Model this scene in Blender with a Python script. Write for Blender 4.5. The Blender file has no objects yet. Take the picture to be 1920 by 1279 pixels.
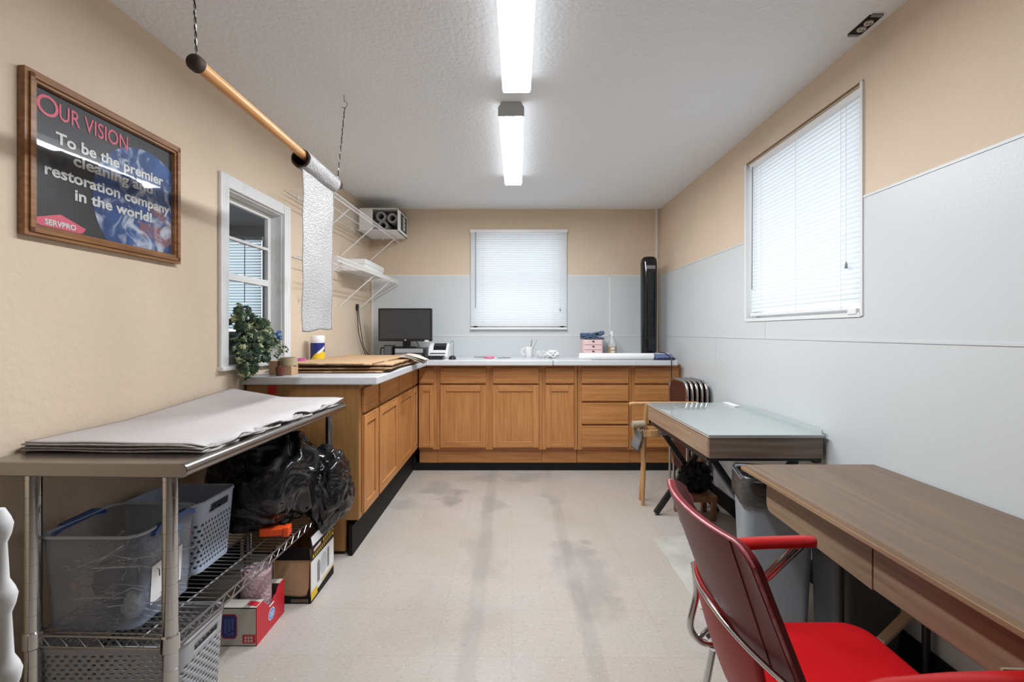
import bpy, bmesh, math, random
from mathutils import Vector, Matrix, noise
random.seed(7)
PI = math.pi
scene = bpy.context.scene
COL = scene.collection

# ------------------------------------------------------------------ camera, light, exposure
cam_d = bpy.data.cameras.new('camera'); cam = bpy.data.objects.new('camera', cam_d); COL.objects.link(cam)
cam_d.sensor_width = 36.0; cam_d.lens = 880 / 1920 * 36.0
cam_d.shift_y = -17.5 / 1920
cam_d.clip_start = 0.02
cam.location = (0, 0, 1.255); cam.rotation_euler = (PI / 2, 0, 0)
scene.camera = cam
world = bpy.data.worlds.new('daylight'); scene.world = world; world.use_nodes = True
bg = world.node_tree.nodes['Background']
bg.inputs['Color'].default_value = (0.86, 0.94, 1.0, 1); bg.inputs['Strength'].default_value = 0.84
LAMP, LAMP_SIDE = 37.0, 1.1          # radiance of the fluorescent diffusers, below and at their sides
vs = scene.view_settings
vs.view_transform = 'Standard'; vs.look = 'None'; vs.gamma = 1.0; vs.use_curve_mapping = False
vs.exposure = 1.25
scene.cycles.max_bounces = 10; scene.cycles.transparent_max_bounces = 24
scene.cycles.diffuse_bounces = 6
scene.cycles.use_denoising = True
scene.cycles.sample_clamp_indirect = 8.0

# ------------------------------------------------------------------ helpers
def S(r, g, b):
    f = lambda c: (c / 255 / 12.92) if c / 255 <= 0.04045 else ((c / 255 + 0.055) / 1.055) ** 2.4
    return (f(r), f(g), f(b), 1.0)

def mat(name, col, rough=0.5, metal=0.0, coat=0.0, emit=None, estr=0.0, col2=None, scale=20.0, stretch=(1, 1, 1),
        bump=0.0, bscale=None, bstretch=None, lo=0.35, hi=0.65, spec=None, detail=4.0, bdist=0.01):
    m = bpy.data.materials.new(name); m.use_nodes = True
    nt = m.node_tree; p = nt.nodes['Principled BSDF']
    p.inputs['Base Color'].default_value = col
    p.inputs['Roughness'].default_value = rough
    p.inputs['Metallic'].default_value = metal
    if coat: p.inputs['Coat Weight'].default_value = coat; p.inputs['Coat Roughness'].default_value = 0.08
    if spec is not None: p.inputs['Specular IOR Level'].default_value = spec
    if emit: p.inputs['Emission Color'].default_value = emit; p.inputs['Emission Strength'].default_value = estr
    tc = None
    if col2 is not None or bump:
        tc = nt.nodes.new('ShaderNodeTexCoord')
    def noise_tex(sc, st, det):
        mp = nt.nodes.new('ShaderNodeMapping'); mp.inputs['Scale'].default_value = st
        nt.links.new(tc.outputs['Object'], mp.inputs['Vector'])
        n = nt.nodes.new('ShaderNodeTexNoise'); n.inputs['Scale'].default_value = sc; n.inputs['Detail'].default_value = det
        nt.links.new(mp.outputs['Vector'], n.inputs['Vector'])
        return n
    if col2 is not None:
        n = noise_tex(scale, stretch, detail)
        cr = nt.nodes.new('ShaderNodeValToRGB')
        cr.color_ramp.elements[0].position = lo; cr.color_ramp.elements[0].color = col
        cr.color_ramp.elements[1].position = hi; cr.color_ramp.elements[1].color = col2
        nt.links.new(n.outputs['Fac'], cr.inputs['Fac']); nt.links.new(cr.outputs['Color'], p.inputs['Base Color'])
    if bump:
        n = noise_tex(bscale or scale, bstretch or stretch, 3.0)
        b = nt.nodes.new('ShaderNodeBump'); b.inputs['Strength'].default_value = bump; b.inputs['Distance'].default_value = bdist
        nt.links.new(n.outputs['Fac'], b.inputs['Height']); nt.links.new(b.outputs['Normal'], p.inputs['Normal'])
    return m

def mix_mat(name, kind, col, fac, rough=0.3, gloss=0.0, bump=0.0, bscale=100.0):
    """fac = share of see-through ('Transparent') or back-lit ('Translucent') light, the rest diffuse; gloss adds a fresnel sheen"""
    m = bpy.data.materials.new(name); m.use_nodes = True; nt = m.node_tree
    nt.nodes.remove(nt.nodes['Principled BSDF']); out = nt.nodes['Material Output']
    d = nt.nodes.new('ShaderNodeBsdfDiffuse'); d.inputs['Color'].default_value = col
    t = nt.nodes.new('ShaderNodeBsdf' + kind); t.inputs['Color'].default_value = col if kind == 'Translucent' else (1, 1, 1, 1)
    mx = nt.nodes.new('ShaderNodeMixShader'); mx.inputs[0].default_value = fac
    nt.links.new(d.outputs[0], mx.inputs[1]); nt.links.new(t.outputs[0], mx.inputs[2])
    last = mx
    bnode = None
    if bump:
        tc = nt.nodes.new('ShaderNodeTexCoord')
        v = nt.nodes.new('ShaderNodeTexVoronoi'); v.inputs['Scale'].default_value = bscale
        nt.links.new(tc.outputs['Object'], v.inputs['Vector'])
        bnode = nt.nodes.new('ShaderNodeBump'); bnode.inputs['Strength'].default_value = bump; bnode.inputs['Distance'].default_value = 0.004
        bnode.invert = True
        nt.links.new(v.outputs['Distance'], bnode.inputs['Height'])
        nt.links.new(bnode.outputs['Normal'], d.inputs['Normal'])
    if gloss:
        g = nt.nodes.new('ShaderNodeBsdfGlossy'); g.inputs['Roughness'].default_value = rough
        if bnode: nt.links.new(bnode.outputs['Normal'], g.inputs['Normal'])
        f0 = ((gloss - 1) / (gloss + 1)) ** 2
        lwt = nt.nodes.new('ShaderNodeLayerWeight'); lwt.inputs['Blend'].default_value = .5
        pw = nt.nodes.new('ShaderNodeMath'); pw.operation = 'POWER'; pw.inputs[1].default_value = 5.0
        ma = nt.nodes.new('ShaderNodeMath'); ma.operation = 'MULTIPLY_ADD'; ma.inputs[1].default_value = 1 - f0; ma.inputs[2].default_value = f0
        nt.links.new(lwt.outputs['Facing'], pw.inputs[0]); nt.links.new(pw.outputs[0], ma.inputs[0])
        m2 = nt.nodes.new('ShaderNodeMixShader')
        nt.links.new(ma.outputs[0], m2.inputs[0]); nt.links.new(last.outputs[0], m2.inputs[1]); nt.links.new(g.outputs[0], m2.inputs[2])
        last = m2
    nt.links.new(last.outputs[0], out.inputs['Surface'])
    return m

WM = {}      # world matrix of every thing and part
def wm(o): return WM.get(o.name, Matrix.Identity(4))

class MB:
    """collects geometry in world (or, with L=True, in the thing's own) coordinates; build() links ONE mesh object"""
    def __init__(s, L=False): s.v = []; s.f = []; s.m = []; s.L = L
    def _add(s, vs_, fs, mi=0):
        b = len(s.v); s.v += [Vector(v) for v in vs_]; s.f += [tuple(i + b for i in f) for f in fs]; s.m += [mi] * len(fs); return s
    def box(s, x0, x1, y0, y1, z0, z1, mi=0, F=None):
        vs_ = [(x, y, z) for x in (x0, x1) for y in (y0, y1) for z in (z0, z1)]
        if F: vs_ = [F(*v) for v in vs_]
        return s._add(vs_, [(0, 1, 3, 2), (4, 6, 7, 5), (0, 4, 5, 1), (2, 3, 7, 6), (0, 2, 6, 4), (1, 5, 7, 3)], mi)
    def rbox(s, c, size, rot=None, mi=0):
        M = Matrix.Translation(c) @ (rot.to_4x4() if rot else Matrix.Identity(4))
        h = [k / 2 for k in size]
        return s.box(-h[0], h[0], -h[1], h[1], -h[2], h[2], mi, F=lambda x, y, z: M @ Vector((x, y, z)))
    def extrude(s, pts, vec, mi=0, caps=True):
        n = len(pts); vec = Vector(vec); vs_ = [Vector(p) for p in pts] + [Vector(p) + vec for p in pts]
        fs = [(i, (i + 1) % n, (i + 1) % n + n, i + n) for i in range(n)]
        if caps: fs += [tuple(range(n))[::-1], tuple(range(n, 2 * n))]
        return s._add(vs_, fs, mi)
    def poly(s, pts, mi=0): return s._add(pts, [tuple(range(len(pts)))], mi)
    def tube(s, pts, r, n=8, closed=False, mi=0, caps=True):
        P = [Vector(p) for p in pts]; k = len(P); rs = r if isinstance(r, (list, tuple)) else [r] * k
        T = []
        for i in range(k):
            a = P[(i - 1) % k] if (closed or i > 0) else P[i]; b = P[(i + 1) % k] if (closed or i < k - 1) else P[i]
            t = (b - a); T.append(t.normalized() if t.length > 1e-9 else Vector((0, 0, 1)))
        ref = Vector((0, 0, 1)) if abs(T[0].z) < 0.9 else Vector((1, 0, 0))
        u = (ref - T[0] * ref.dot(T[0])).normalized(); vs_ = []
        for i in range(k):
            u = u - T[i] * u.dot(T[i]); u = u.normalized() if u.length > 1e-6 else T[i].orthogonal().normalized()
            w = T[i].cross(u)
            for j in range(n):
                a = 2 * PI * j / n; vs_.append(P[i] + (u * math.cos(a) + w * math.sin(a)) * rs[i])
        fs = []
        for i in range(k if closed else k - 1):
            i2 = (i + 1) % k
            for j in range(n):
                j2 = (j + 1) % n; fs.append((i * n + j, i * n + j2, i2 * n + j2, i2 * n + j))
        if caps and not closed: fs += [tuple(range(n))[::-1], tuple(range((k - 1) * n, k * n))]
        return s._add(vs_, fs, mi)
    def cyl(s, p0, p1, r, n=16, mi=0, r1=None): return s.tube([p0, p1], [r, r if r1 is None else r1], n, mi=mi)
    def lathe(s, prof, c=(0, 0, 0), n=24, mi=0, M=None, caps=True):
        c = Vector(c); k = len(prof); vs_ = []
        for (r, z) in prof:
            for j in range(n):
                a = 2 * PI * j / n; p = Vector((r * math.cos(a), r * math.sin(a), z))
                vs_.append((M @ p if M else p) + c)
        fs = [(i * n + j, i * n + (j + 1) % n, (i + 1) * n + (j + 1) % n, (i + 1) * n + j) for i in range(k - 1) for j in range(n)]
        if tuple(prof[0]) == tuple(prof[-1]): caps = False
        if caps and prof[0][0] > 1e-6: fs.append(tuple(range(n))[::-1])
        if caps and prof[-1][0] > 1e-6: fs.append(tuple(range((k - 1) * n, k * n)))
        return s._add(vs_, fs, mi)
    def grid(s, fn, nu, nv, mi=0, skip=None, wrap=False):
        vs_ = [fn(i / nu, j / nv) for j in range(nv + 1) for i in range(nu + 1)]
        fs = [(j * (nu + 1) + i, j * (nu + 1) + i + 1, (j + 1) * (nu + 1) + i + 1, (j + 1) * (nu + 1) + i)
              for j in range(nv) for i in range(nu) if not (skip and skip(i, j))]
        return s._add(vs_, fs, mi)
    def sphere(s, c, r, n=16, k=10, mi=0):
        c = Vector(c); rr = r if isinstance(r, (tuple, list)) else (r, r, r)
        return s.grid(lambda u, v: c + Vector((rr[0] * math.cos(2 * PI * u) * math.sin(PI * v), rr[1] * math.sin(2 * PI * u) * math.sin(PI * v), -rr[2] * math.cos(PI * v))), n, k, mi)
    def base(s):
        xs = [v.x for v in s.v]; ys = [v.y for v in s.v]; zs = [v.z for v in s.v]
        return Vector(((min(xs) + max(xs)) / 2, (min(ys) + max(ys)) / 2, min(zs)))
    def build(s, name, mats, parent=None, smooth=False, bevel=0.0, seg=2, loc=None, solid=0.0, sub=0, weld=True, ang=40, norm=True):
        if parent is not None: M = wm(parent)
        elif loc is not None: M = Matrix.Translation(loc)
        else: M = Matrix.Identity(4)
        inv = Matrix.Identity(4) if (s.L and parent is not None) else M.inverted()
        me = bpy.data.meshes.new(name)
        me.from_pydata([inv @ v for v in s.v], [], s.f)
        mats = mats if isinstance(mats, (list, tuple)) else [mats]
        for m in mats: me.materials.append(m)
        me.polygons.foreach_set('material_index', s.m)
        bm = bmesh.new(); bm.from_mesh(me)
        if weld: bmesh.ops.remove_doubles(bm, verts=bm.verts, dist=1e-5)
        if norm: bmesh.ops.recalc_face_normals(bm, faces=bm.faces)
        bm.to_mesh(me); bm.free()
        if smooth:
            me.shade_smooth()
            if ang < 180: me.set_sharp_from_angle(angle=math.radians(ang))
        o = bpy.data.objects.new(name, me); COL.objects.link(o)
        if parent is not None: o.parent = parent
        else: o.matrix_world = M
        WM[o.name] = M
        if solid: md = o.modifiers.new('thickness', 'SOLIDIFY'); md.thickness = solid; md.offset = 0
        if bevel: md = o.modifiers.new('bevel', 'BEVEL'); md.width = bevel; md.segments = seg; md.limit_method = 'ANGLE'; md.angle_limit = math.radians(50); md.harden_normals = False
        if sub: md = o.modifiers.new('smooth', 'SUBSURF'); md.levels = sub; md.render_levels = sub
        return o

def tag(o, label, cat, group=None):
    o['label'] = label; o['category'] = cat
    if group: o['group'] = group
    return o
def thing(name, label, cat, loc=(0, 0, 0), rotz=0.0, group=None):
    o = bpy.data.objects.new(name, None); COL.objects.link(o); o.empty_display_size = 0.05
    o.location = loc; o.rotation_euler = (0, 0, rotz)
    WM[o.name] = Matrix.Translation(loc) @ Matrix.Rotation(rotz, 4, 'Z')
    return tag(o, label, cat, group)
def single(name, mb, mats, label, cat, group=None, **kw):
    return tag(mb.build(name, mats, loc=mb.base(), **kw), label, cat, group)
def struct(name, mb, mats, parent=None, **kw):
    o = mb.build(name, mats, parent=parent, **kw)
    if parent is None: o['kind'] = 'structure'
    return o
def part_label(o, l): o['label'] = l; return o
def text_part(body, name, m, parent, M, size, off=0.0, extrude=0.0006, sx=1.0, align='LEFT', spacing=1.0, width=None):
    """lettering as one mesh; M places it in world space (x right, y up, z out)"""
    cu = bpy.data.curves.new(name, 'FONT'); cu.body = body; cu.size = size; cu.extrude = extrude; cu.offset = off
    cu.align_x = align; cu.space_character = spacing; cu.resolution_u = 4
    tmp = bpy.data.objects.new(name + '_tmp', cu); COL.objects.link(tmp)
    dg = bpy.context.evaluated_depsgraph_get(); dg.update()
    me = bpy.data.meshes.new_from_object(tmp.evaluated_get(dg))
    bpy.data.objects.remove(tmp); bpy.data.curves.remove(cu)
    if width:
        xs = [v.co.x for v in me.vertices]; sx = width / (max(xs) - min(xs))
    me.transform(wm(parent).inverted() @ M @ Matrix.Diagonal((sx, 1, 1, 1)))
    me.materials.clear(); me.materials.append(m); me.name = name
    o = bpy.data.objects.new(name, me); COL.objects.link(o); o.parent = parent; WM[o.name] = wm(parent)
    return o
def frame_M(origin, xa, ya):
    xa = Vector(xa).normalized(); ya = Vector(ya).normalized(); za = xa.cross(ya)
    M = Matrix((xa, ya, za)).transposed().to_4x4(); M.translation = Vector(origin); return M
def arc(c, r, a0, a1, n, ax=(1, 0, 0), ay=(0, 0, 1)):
    c = Vector(c); ax = Vector(ax); ay = Vector(ay)
    return [c + ax * (r * math.cos(a0 + (a1 - a0) * i / n)) + ay * (r * math.sin(a0 + (a1 - a0) * i / n)) for i in range(n + 1)]
def rounded(pts, r, n=4):
    """round the corners of an open 3-D polyline"""
    P = [Vector(p) for p in pts]; out = [P[0]]
    for i in range(1, len(P) - 1):
        a = P[i] + (P[i - 1] - P[i]).normalized() * min(r, (P[i - 1] - P[i]).length * .45)
        b = P[i] + (P[i + 1] - P[i]).normalized() * min(r, (P[i + 1] - P[i]).length * .45)
        for k in range(n + 1):
            t = k / n; out.append(a * (1 - t) ** 2 + P[i] * 2 * t * (1 - t) + b * t * t)
    out.append(P[-1]); return out
def rrect(x0, x1, y0, y1, r, n=4):
    out = []
    for (cx, cy, a) in ((x1 - r, y1 - r, 0), (x0 + r, y1 - r, PI / 2), (x0 + r, y0 + r, PI), (x1 - r, y0 + r, 1.5 * PI)):
        out += [(cx + r * math.cos(a + PI / 2 * i / n), cy + r * math.sin(a + PI / 2 * i / n)) for i in range(n + 1)]
    return out

# ------------------------------------------------------------------ materials
def wall_paint(name, c1, c2, bump, sc):
    return mat(name, c1, 0.7, col2=c2, scale=2.5, bump=bump, bscale=sc, lo=.3, hi=.7, bdist=.006)
M_tan = wall_paint('tan_wall_paint', (.655, .52, .385, 1), (.695, .555, .415, 1), 0.45, 42)
M_ceil = mat('ceiling_knockdown', (.80, .825, .845, 1), .85, bump=.8, bscale=48, bdist=.009)
M_panel = mat('white_wall_panel', (.60, .62, .625, 1), .35, bump=.05, bscale=120)
M_white = mat('white_paint', (.74, .74, .73, 1), .45)
M_whitep = mat('white_plastic', (.78, .78, .78, 1), .35)
M_chipped = mat('worn_white_paint', (.72, .72, .71, 1), .5, col2=(.55, .53, .50, 1), scale=8, stretch=(1, 1, .4), lo=.55, hi=.72)
M_black = mat('black_vinyl', (.008, .008, .008, 1), .6, spec=.2)
M_blackm = mat('black_metal', (.012, .012, .013, 1), .45)
M_blackp = mat('black_plastic', (.015, .015, .017, 1), .3)
M_gloss = mat('glossy_black_plastic', (.008, .008, .010, 1), .12)
M_chrome = mat('chrome', (.58, .57, .56, 1), .12, 1.0)
M_steel = mat('brushed_stainless', (.36, .34, .32, 1), .26, 1.0, col2=(.29, .27, .255, 1), scale=9, stretch=(60, 1, 60))
M_wire = mat('galvanised_wire', (.42, .41, .40, 1), .3, 1.0)
M_oakv = mat('oak_vertical', (.40, .158, .046, 1), .42, col2=(.57, .262, .09, 1), scale=5, stretch=(9, 9, .55), lo=.3, hi=.72, bump=.06, bscale=8, bstretch=(14, 14, .5), detail=6)
M_oakh = mat('oak_horizontal', (.39, .153, .044, 1), .42, col2=(.57, .262, .09, 1), scale=5, stretch=(.55, 9, 9), lo=.3, hi=.72, detail=6)
M_oaky = mat('oak_along_depth', (.39, .153, .044, 1), .42, col2=(.57, .262, .09, 1), scale=5, stretch=(9, .55, 9), lo=.3, hi=.72, detail=6)
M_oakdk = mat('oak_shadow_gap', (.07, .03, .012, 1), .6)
M_lam = mat('grey_laminate', (.60, .61, .63, 1), .3, col2=(.57, .58, .60, 1), scale=40)
M_desk = mat('walnut_laminate_desk', (.115, .064, .034, 1), .33, col2=(.185, .11, .058, 1), scale=4, stretch=(14, .6, 14), lo=.3, hi=.72, detail=6)
M_deskf = mat('worn_walnut_edge', (.20, .115, .06, 1), .45, col2=(.32, .20, .11, 1), scale=4, stretch=(14, .7, 14), lo=.3, hi=.7)
M_deskx = mat('walnut_crosswise', (.125, .085, .060, 1), .42, col2=(.215, .16, .12, 1), scale=4, stretch=(.6, 14, 14), lo=.3, hi=.72)
M_desky = mat('walnut_lengthwise', (.24, .155, .10, 1), .45, col2=(.38, .27, .19, 1), scale=4, stretch=(14, .6, 14), lo=.3, hi=.72)
M_apron = mat('walnut_apron', (.15, .092, .052, 1), .5, col2=(.25, .165, .10, 1), scale=4, stretch=(14, .6, 14), lo=.3, hi=.72)
M_blond = mat('blond_wood', (.45, .24, .095, 1), .4, col2=(.58, .33, .15, 1), scale=5, stretch=(12, 12, .7))
M_browood = mat('brown_wood', (.22, .10, .045, 1), .45, col2=(.32, .16, .075, 1), scale=5, stretch=(12, 12, .7))
M_frame = mat('oak_picture_frame', (.20, .085, .028, 1), .35, col2=(.33, .15, .055, 1), scale=6, stretch=(10, 1, 10))
M_rod = mat('varnished_rod', (.50, .23, .075, 1), .3, col2=(.62, .33, .13, 1), scale=5, stretch=(10, .7, 10))
M_card = mat('corrugated_cardboard', (.50, .31, .17, 1), .75, col2=(.56, .36, .21, 1), scale=12)
M_cardd = mat('cardboard_cut_edge', (.17, .09, .045, 1), .8, col2=(.34, .20, .10, 1), scale=150)
M_paper = mat('white_paper', (.80, .79, .78, 1), .8)
M_bagpaper = mat('pale_paper_bag', (.52, .44, .37, 1), .8, col2=(.60, .54, .48, 1), scale=14)
M_rollshade = mat('shaded_paper_roll', (.30, .29, .28, 1), .8)  # roll paper darkened in its colour for the dim carton interior
M_news = mat('newsprint_paper', (.46, .42, .41, 1), .85, col2=(.50, .46, .45, 1), scale=3)
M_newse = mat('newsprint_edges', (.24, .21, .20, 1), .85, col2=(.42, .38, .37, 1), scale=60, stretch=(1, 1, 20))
M_vinyl = mat('shaded_red_vinyl', (.125, .010, .014, 1), .38, col2=(.15, .012, .016, 1), scale=4, spec=.2)  # chair back darkened in its colour for its less lit outer side
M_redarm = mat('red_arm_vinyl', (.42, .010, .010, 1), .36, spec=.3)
M_piping = mat('pink_worn_piping', (.30, .035, .045, 1), .4, col2=(.50, .17, .18, 1), scale=30)
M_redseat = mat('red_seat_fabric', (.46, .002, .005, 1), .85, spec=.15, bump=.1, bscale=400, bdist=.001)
M_red = mat('red_print', (.58, .012, .028, 1), .4)
M_redl = mat('red_sticker', (.50, .012, .008, 1), .5)
M_pinkbox = mat('pale_pink_plastic', (.78, .55, .54, 1), .4)
M_pink = mat('hot_pink_plastic', (.78, .16, .28, 1), .35)
M_magenta = mat('magenta_plastic', (.60, .10, .38, 1), .35)
M_bluecl = mat('slate_blue_cloth', (.075, .12, .20, 1), .9, bump=.3, bscale=300, bdist=.002)
M_basket = mat('blue_grey_plastic', (.38, .44, .54, 1), .4)
M_wicker = mat('grey_wicker_plastic', (.36, .36, .38, 1), .45)
M_bluehandle = mat('blue_plastic', (.03, .08, .26, 1), .35)
M_orange = mat('orange_plastic', (.85, .09, .015, 1), .35)
M_yellow = mat('yellow_print', (.80, .52, .01, 1), .45)
M_bluep = mat('blue_print', (.012, .022, .17, 1), .4)
M_ltblue = mat('light_blue_print', (.10, .30, .75, 1), .4)
M_cream = mat('cream_card', (.52, .49, .42, 1), .6)
M_tanroll = mat('tan_roll', (.45, .36, .22, 1), .6)
M_green = mat('dark_green_print', (.02, .05, .04, 1), .5)
M_binw = mat('grey_bin_plastic', (.25, .28, .31, 1), .4)
M_bind = mat('dark_filler_plastic', (.055, .06, .066, 1), .4)
M_liner = mat('black_bag_plastic', (.008, .008, .009, 1), .13, bump=.25, bscale=11, bdist=.012)
M_linergrey = mat('smoky_bin_liner', (.05, .048, .046, 1), .25, bump=.5, bscale=18, stretch=(1, 1, 3), bdist=.02)
M_poster = mat('poster_black', (.012, .012, .014, 1), .5, col2=(.03, .03, .034, 1), scale=3)
M_tube = mat('dark_cardboard_core', (.035, .018, .010, 1), .7)
M_maroon = mat('maroon_vinyl', (.055, .014, .012, 1), .45)
M_leafd = mat('dark_ivy_leaf', (.010, .030, .012, 1), .4, col2=(.03, .065, .022, 1), scale=30)
M_leafv = mat('variegated_ivy_leaf', (.035, .085, .022, 1), .4, col2=(.42, .43, .24, 1), scale=45, lo=.48, hi=.60)
M_soil = mat('dark_soil', (.02, .015, .01, 1), .9)
M_screen = mat('monitor_screen_dark', (.045, .046, .048, 1), .3)
M_silver = mat('silver_plastic', (.45, .45, .46, 1), .35, .3)
M_greyp = mat('grey_plastic', (.22, .22, .23, 1), .45)
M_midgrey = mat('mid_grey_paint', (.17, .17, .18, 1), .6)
M_fabbeige = mat('beige_padded_cloth', (.36, .29, .20, 1), .9)
M_fabgrey = mat('grey_cloth', (.16, .15, .14, 1), .9)
M_tanmetal = mat('tan_painted_metal', (.38, .27, .17, 1), .4)
M_slat = mix_mat('blind_slat', 'Translucent', (.80, .82, .84, 1), .42)
M_glass = mix_mat('window_glass', 'Transparent', (.9, .95, .95, 1), .97, .02, gloss=1.45)
M_pane = mix_mat('picture_glass', 'Transparent', (.9, .9, .9, 1), .985, .03, gloss=1.5)
M_clearbin = mix_mat('clear_plastic_bin', 'Transparent', (.36, .43, .55, 1), .82, .15, gloss=1.4)
M_bubble = mix_mat('bubble_wrap', 'Translucent', (.56, .535, .53, 1), .3, .2, gloss=1.4, bump=.8, bscale=115)
M_pinkwrap = mix_mat('pink_bubble_wrap', 'Translucent', (.72, .52, .56, 1), .35, .25, gloss=1.4, bump=1.0, bscale=85)
M_clearbag = mix_mat('clear_crumpled_plastic', 'Transparent', (.8, .8, .8, 1), .6, .1, gloss=1.5)
M_bottle = mix_mat('clear_bottle_plastic', 'Transparent', (.8, .82, .8, 1), .6, .08, gloss=1.4)
M_lampd = bpy.data.materials.new('lit_diffuser'); M_lampd.use_nodes = True
_p = M_lampd.node_tree.nodes['Principled BSDF']; _p.inputs['Base Color'].default_value = (.85, .85, .85, 1)
_p.inputs['Emission Color'].default_value = (.92, .98, 1.035, 1); _p.inputs['Emission Strength'].default_value = LAMP
M_lamps = mat('lit_diffuser_side', (.85, .85, .85, 1), .5, emit=(.92, .98, 1.035, 1), estr=LAMP_SIDE)

def glass_top_mat():
    m = bpy.data.materials.new('glass_over_white_top'); m.use_nodes = True
    p = m.node_tree.nodes['Principled BSDF']
    p.inputs['Base Color'].default_value = (.36, .40, .39, 1); p.inputs['Roughness'].default_value = .45
    p.inputs['Coat Weight'].default_value = 1.0; p.inputs['Coat Roughness'].default_value = .03; p.inputs['Coat IOR'].default_value = 1.9
    return m
M_glasstop = glass_top_mat()

def earth_mat():
    m = bpy.data.materials.new('planet_print'); m.use_nodes = True; nt = m.node_tree; p = nt.nodes['Principled BSDF']; p.inputs['Roughness'].default_value = .6
    tc = nt.nodes.new('ShaderNodeTexCoord')
    def nz(sc, det, dist=0):
        n = nt.nodes.new('ShaderNodeTexNoise'); n.inputs['Scale'].default_value = sc; n.inputs['Detail'].default_value = det; n.inputs['Distortion'].default_value = dist
        nt.links.new(tc.outputs['Object'], n.inputs['Vector']); return n
    def ramp(n, a, ca, b, cb):
        r = nt.nodes.new('ShaderNodeValToRGB'); e = r.color_ramp.elements
        e[0].position = a; e[0].color = ca; e[1].position = b; e[1].color = cb
        nt.links.new(n.outputs['Fac'], r.inputs['Fac']); return r
    sea = ramp(nz(7, 3), .35, (.008, .03, .12, 1), .65, (.03, .10, .30, 1))
    land = ramp(nz(6, 4, .6), .58, (0, 0, 0, 1), .64, (1, 1, 1, 1))
    cloud = ramp(nz(11, 8, 1.6), .5, (0, 0, 0, 1), .68, (1, 1, 1, 1))
    m1 = nt.nodes.new('ShaderNodeMix'); m1.data_type = 'RGBA'; m2 = nt.nodes.new('ShaderNodeMix'); m2.data_type = 'RGBA'
    nt.links.new(land.outputs[0], m1.inputs['Factor']); nt.links.new(sea.outputs[0], m1.inputs['A']); m1.inputs['B'].default_value = (.20, .08, .10, 1)
    nt.links.new(cloud.outputs[0], m2.inputs['Factor']); nt.links.new(m1.outputs['Result'], m2.inputs['A']); m2.inputs['B'].default_value = (.45, .50, .58, 1)
    nt.links.new(m2.outputs['Result'], p.inputs['Base Color']); return m
M_earth = earth_mat()

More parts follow.
